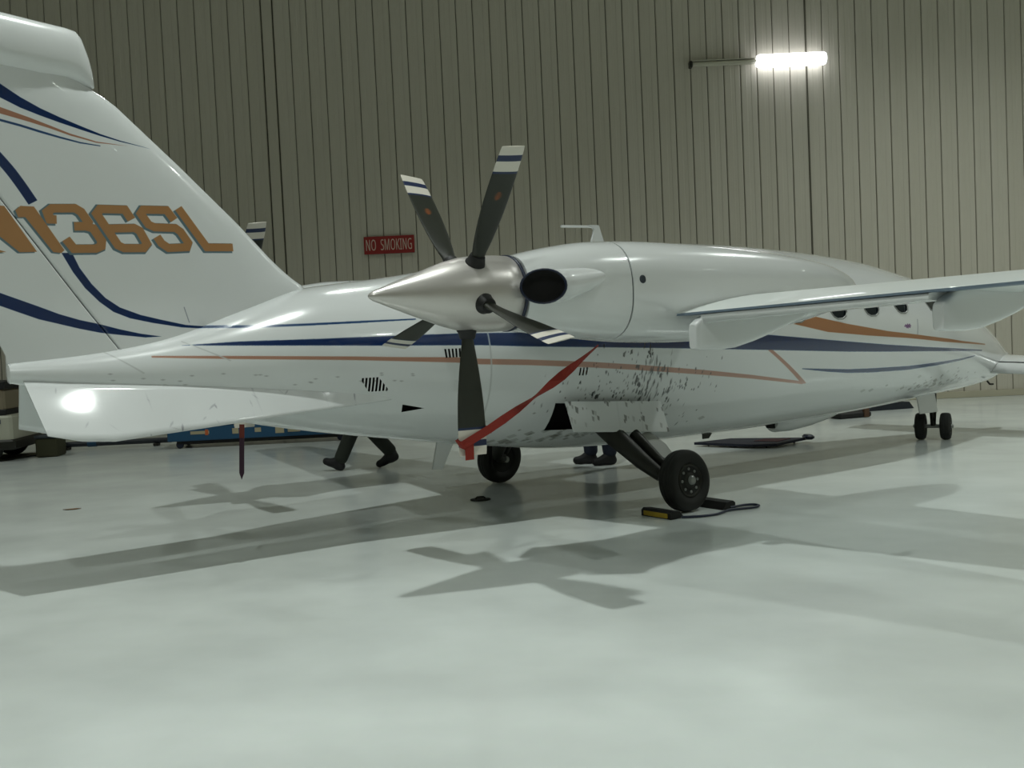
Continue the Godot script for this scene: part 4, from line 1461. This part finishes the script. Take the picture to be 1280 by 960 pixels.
func background_things() -> void:
	# blue low cart near the back wall
	var c := thing("equipment_cart", "long blue low equipment cart on casters, seen under the tail strake", "cart", Vector3(-4.15, 0, -17.6), 0.05)
	var blue := mat(Color(0.10, 0.30, 0.44), 0.5)
	obj("bed", box_mesh(Vector3(2.95, 0.24, 0.75), 0.015, Vector3(0, 0.24, 0)), blue, c)
	obj("bed_edge", box_mesh(Vector3(2.97, 0.05, 0.77), 0.01, Vector3(0, 0.385, 0)), mat(Color(0.07, 0.14, 0.30), 0.5), c)
	obj("skirt", box_mesh(Vector3(2.7, 0.06, 0.6), 0.01, Vector3(0, 0.09, 0)), M.black, c)
	for q in [[-0.95, 0.30, 0.05], [-0.38, 0.10, 0.09], [-0.02, 0.1, 0.07], [0.33, 0.14, 0.14], [0.56, 0.2, 0.12], [1.0, 0.06, 0.08], [1.25, 0.08, 0.09]]:
		obj("label_plate", box_mesh(Vector3(q[1], q[2], 0.006), 0.001, Vector3(q[0], 0.25, 0.378)), mat(Color(0.70, 0.66, 0.54), 0.6), c)
	for q in [[-0.84, 0.05], [0.66, 0.06]]:
		obj("orange_label", box_mesh(Vector3(q[1], 0.09, 0.008), 0.001, Vector3(q[0], 0.25, 0.379)), mat(Color(0.75, 0.38, 0.20), 0.6), c)
	for x in [-1.3, 1.3]:
		for z in [-0.28, 0.28]:
			var w := obj("caster", lathe_mesh(Vector3(x, 0.06, z - 0.02), Vector3(0, 0, 1), [[0.0, 0.05], [0.005, 0.06], [0.035, 0.06], [0.04, 0.05]], 18), M.navy, c)
			obj("caster_fork", box_mesh(Vector3(0.04, 0.06, 0.06), 0.006, Vector3(x, 0.11, z)), M.dark_metal, w)
	# white tug at the left edge
	var g := thing("ground_tug", "white ground tug with black bands, at the far left behind the tail", "tug", Vector3(-8.9, 0, -16.9), 0.1)
	var wh := mat(Color(0.72, 0.72, 0.66), 0.5)
	obj("chassis", box_mesh(Vector3(2.2, 0.52, 1.2), 0.04, Vector3(0, 0.46, 0)), wh, g)
	obj("bumper", box_mesh(Vector3(2.3, 0.16, 1.3), 0.03, Vector3(0, 0.26, 0)), M.dark_metal, g)
	obj("cab_panel", box_mesh(Vector3(2.0, 0.34, 1.1), 0.03, Vector3(0, 0.95, 0)), mat(Color(0.52, 0.48, 0.40), 0.6), g)
	obj("lower_band", box_mesh(Vector3(2.05, 0.09, 1.15), 0.01, Vector3(0, 0.76, 0)), M.black, g)
	obj("upper_band", box_mesh(Vector3(2.05, 0.12, 1.15), 0.01, Vector3(0, 1.18, 0)), M.black, g)
	obj("marker", box_mesh(Vector3(0.12, 0.07, 0.02), 0.004, Vector3(0.88, 0.62, 0.6)), mat(Color(0.3, 0.33, 0.4), 0.5), g)
	for x in [-0.7, 0.7]:
		for z in [-0.55, 0.55]:
			obj("tyre", lathe_mesh(Vector3(x, 0.24, z - 0.08), Vector3(0, 0, 1), [[0.0, 0.16], [0.01, 0.22], [0.04, 0.24], [0.12, 0.24], [0.15, 0.22], [0.16, 0.16]], 24), M.rubber, g)
	var bx := thing("battery_box", "dark olive battery box on the floor beside the white tug", "box", Vector3(-7.42, 0.0, -17.0), 0.05)
	obj("case", box_mesh(Vector3(0.34, 0.30, 0.4), 0.02, Vector3(0, 0.152, 0)), mat(Color(0.20, 0.20, 0.11), 0.7), bx)
	obj("lid", box_mesh(Vector3(0.36, 0.05, 0.42), 0.012, Vector3(0, 0.325, 0)), M.gap, bx)
	var mt := thing("rubber_mat", "dark rubber mat spread along the floor in front of the white tug", "mat", Vector3(-8.0, 0, -16.9), 0.0)
	obj("sheet", slab_mesh([Vector3(-1.5, 0.006, 1.1), Vector3(-0.3, 0.006, 0.9), Vector3(0.2, 0.006, 0.1), Vector3(0.3, 0.006, -0.7), Vector3(-1.5, 0.006, -0.7)], Vector3(0, 0.005, 0)), mat(Color(0.26, 0.25, 0.16), 0.8), mt)
	obj("edging", tube_mesh([Vector3(-1.5, 0.012, 1.1), Vector3(-0.3, 0.012, 0.9), Vector3(0.2, 0.012, 0.1), Vector3(0.3, 0.012, -0.7)], 0.012, 6), M.dark_metal, mt)
	var tb := thing("tow_bar", "long dark tow bar lying on the floor left of the blue cart", "tow bar", Vector3(-6.75, 0, -17.95), 0.02)
	obj("bar", tube_mesh([Vector3(-1.0, 0.09, 0), Vector3(0.95, 0.09, 0)], 0.045, 12), mat(Color(0.12, 0.14, 0.17), 0.5), tb)
	obj("tow_eye", tube_mesh([Vector3(0.95, 0.09, 0), Vector3(1.05, 0.10, 0), Vector3(1.12, 0.07, 0)], 0.03, 10), M.dark_metal, tb)
	obj("blue_joint", tube_mesh([Vector3(-0.45, 0.09, 0), Vector3(-0.3, 0.09, 0)], 0.055, 12), mat(Color(0.08, 0.25, 0.36), 0.5), tb)
	for x in [-0.8, 0.7]:
		obj("foot", box_mesh(Vector3(0.08, 0.05, 0.16), 0.01, Vector3(x, 0.027, 0)), M.dark_metal, tb)
	# mechanic's creeper beyond the belly
	var cr := thing("mechanics_creeper", "flat dark blue mechanic's creeper lying on the floor beyond the near main wheel", "creeper", Vector3(3.12, 0, -13.95))
	obj("deck", slab_mesh([Vector3(-0.74, 0.04, -0.14), Vector3(-0.2, 0.045, -0.40), Vector3(0.72, 0.05, -0.02), Vector3(0.2, 0.045, 0.50), Vector3(-0.1, 0.04, 0.42)], Vector3(0, 0.016, 0)), mat(Color(0.05, 0.07, 0.15), 0.6), cr)
	obj("red_pad", slab_mesh([Vector3(0.0, 0.062, 0.1), Vector3(0.2, 0.063, -0.1), Vector3(0.5, 0.066, 0.04), Vector3(0.25, 0.063, 0.3)], Vector3(0, 0.005, 0)), mat(Color(0.22, 0.05, 0.09), 0.7), cr)
	obj("headrest", box_mesh(Vector3(0.12, 0.06, 0.2), 0.02, Vector3(0.74, 0.075, 0.0)), M.navy, cr)
	for q in [[-0.55, -0.14], [-0.15, -0.3], [0.55, 0.0], [0.1, 0.36]]:
		obj("caster", lathe_mesh(Vector3(q[0] - 0.01, 0.02, q[1]), Vector3(1, 0, 0), [[0.0, 0.017], [0.003, 0.02], [0.017, 0.02], [0.02, 0.017]], 14), M.black, cr)
	# dark tool boxes beyond the nose gear
	var b1 := thing("tool_case", "low black tool case with a brown latch on the floor beyond the belly", "case", Vector3(5.45, 0, -17.2), 0.35)
	obj("case_body", box_mesh(Vector3(0.62, 0.09, 0.3), 0.02, Vector3(0, 0.048, 0)), M.black, b1)
	obj("latch", box_mesh(Vector3(0.1, 0.14, 0.06), 0.01, Vector3(0.2, 0.075, 0.14)), mat(Color(0.3, 0.2, 0.12), 0.6), b1)
	var b2 := thing("cable_ramp", "flat dark blue ramp lying on the floor behind the black tool case", "ramp", Vector3(6.45, 0, -18.5), 0.25)
	obj("ramp_body", slab_mesh([Vector3(-0.45, 0.003, 0), Vector3(0.45, 0.003, 0), Vector3(0.36, 0.12, 0), Vector3(-0.30, 0.12, 0)], Vector3(0, 0, 0.22)), mat(Color(0.07, 0.10, 0.14), 0.6), b2)
	obj("ramp_grip", box_mesh(Vector3(0.5, 0.01, 0.36), 0.003, Vector3(0.03, 0.124, 0)), M.black, b2)

func people() -> void:
	var dark := mat(Color(0.13, 0.15, 0.12), 0.9)
	var boots := mat(Color(0.03, 0.035, 0.04), 0.7)
	person("person walking left behind the tail, dark trousers and black boots, mid-stride", Vector3(-1.93, 0, -13.3), PI - 0.15, {
		"pelvis": Vector3(-0.02, 0.94, 0), "chest": Vector3(0.0, 1.26, 0), "neck": Vector3(0.02, 1.47, 0), "head": Vector3(0.05, 1.53, 0),
		"elbow-1": Vector3(-0.12, 1.08, -0.25), "wrist-1": Vector3(-0.02, 0.86, -0.25), "elbow1": Vector3(0.06, 1.08, 0.25), "wrist1": Vector3(0.2, 0.88, 0.23),
		"knee-1": Vector3(0.06, 0.51, -0.1), "ankle-1": Vector3(0.25, 0.12, -0.1), "heel-1": Vector3(0.24, 0.057, -0.1), "toe-1": Vector3(0.42, 0.125, -0.11),
		"knee1": Vector3(-0.07, 0.52, 0.1), "ankle1": Vector3(-0.37, 0.185, 0.1), "heel1": Vector3(-0.40, 0.135, 0.1), "toe1": Vector3(-0.20, 0.048, 0.11)},
		mat(Color(0.2, 0.23, 0.3), 0.9), dark, boots, mat(Color(0.12, 0.08, 0.05), 0.8))
	person("person standing behind the belly, facing left in dark blue trousers and black boots", Vector3(1.0, 0, -12.7), PI + 0.12, {
		"pelvis": Vector3(-0.02, 0.96, 0), "chest": Vector3(0.0, 1.29, 0), "neck": Vector3(0.02, 1.49, 0), "head": Vector3(0.05, 1.55, 0),
		"elbow-1": Vector3(0.0, 1.09, -0.26), "wrist-1": Vector3(0.15, 0.92, -0.22), "elbow1": Vector3(0.0, 1.09, 0.26), "wrist1": Vector3(0.15, 0.92, 0.22),
		"knee-1": Vector3(-0.07, 0.52, -0.11), "ankle-1": Vector3(-0.115, 0.115, -0.12), "heel-1": Vector3(-0.135, 0.057, -0.12), "toe-1": Vector3(0.07, 0.047, -0.14),
		"knee1": Vector3(0.09, 0.52, 0.1), "ankle1": Vector3(0.075, 0.115, 0.1), "heel1": Vector3(0.055, 0.057, 0.1), "toe1": Vector3(0.25, 0.047, 0.12)},
		mat(Color(0.16, 0.2, 0.3), 0.9), mat(Color(0.10, 0.13, 0.19), 0.9), boots, mat(Color(0.2, 0.15, 0.1), 0.8))
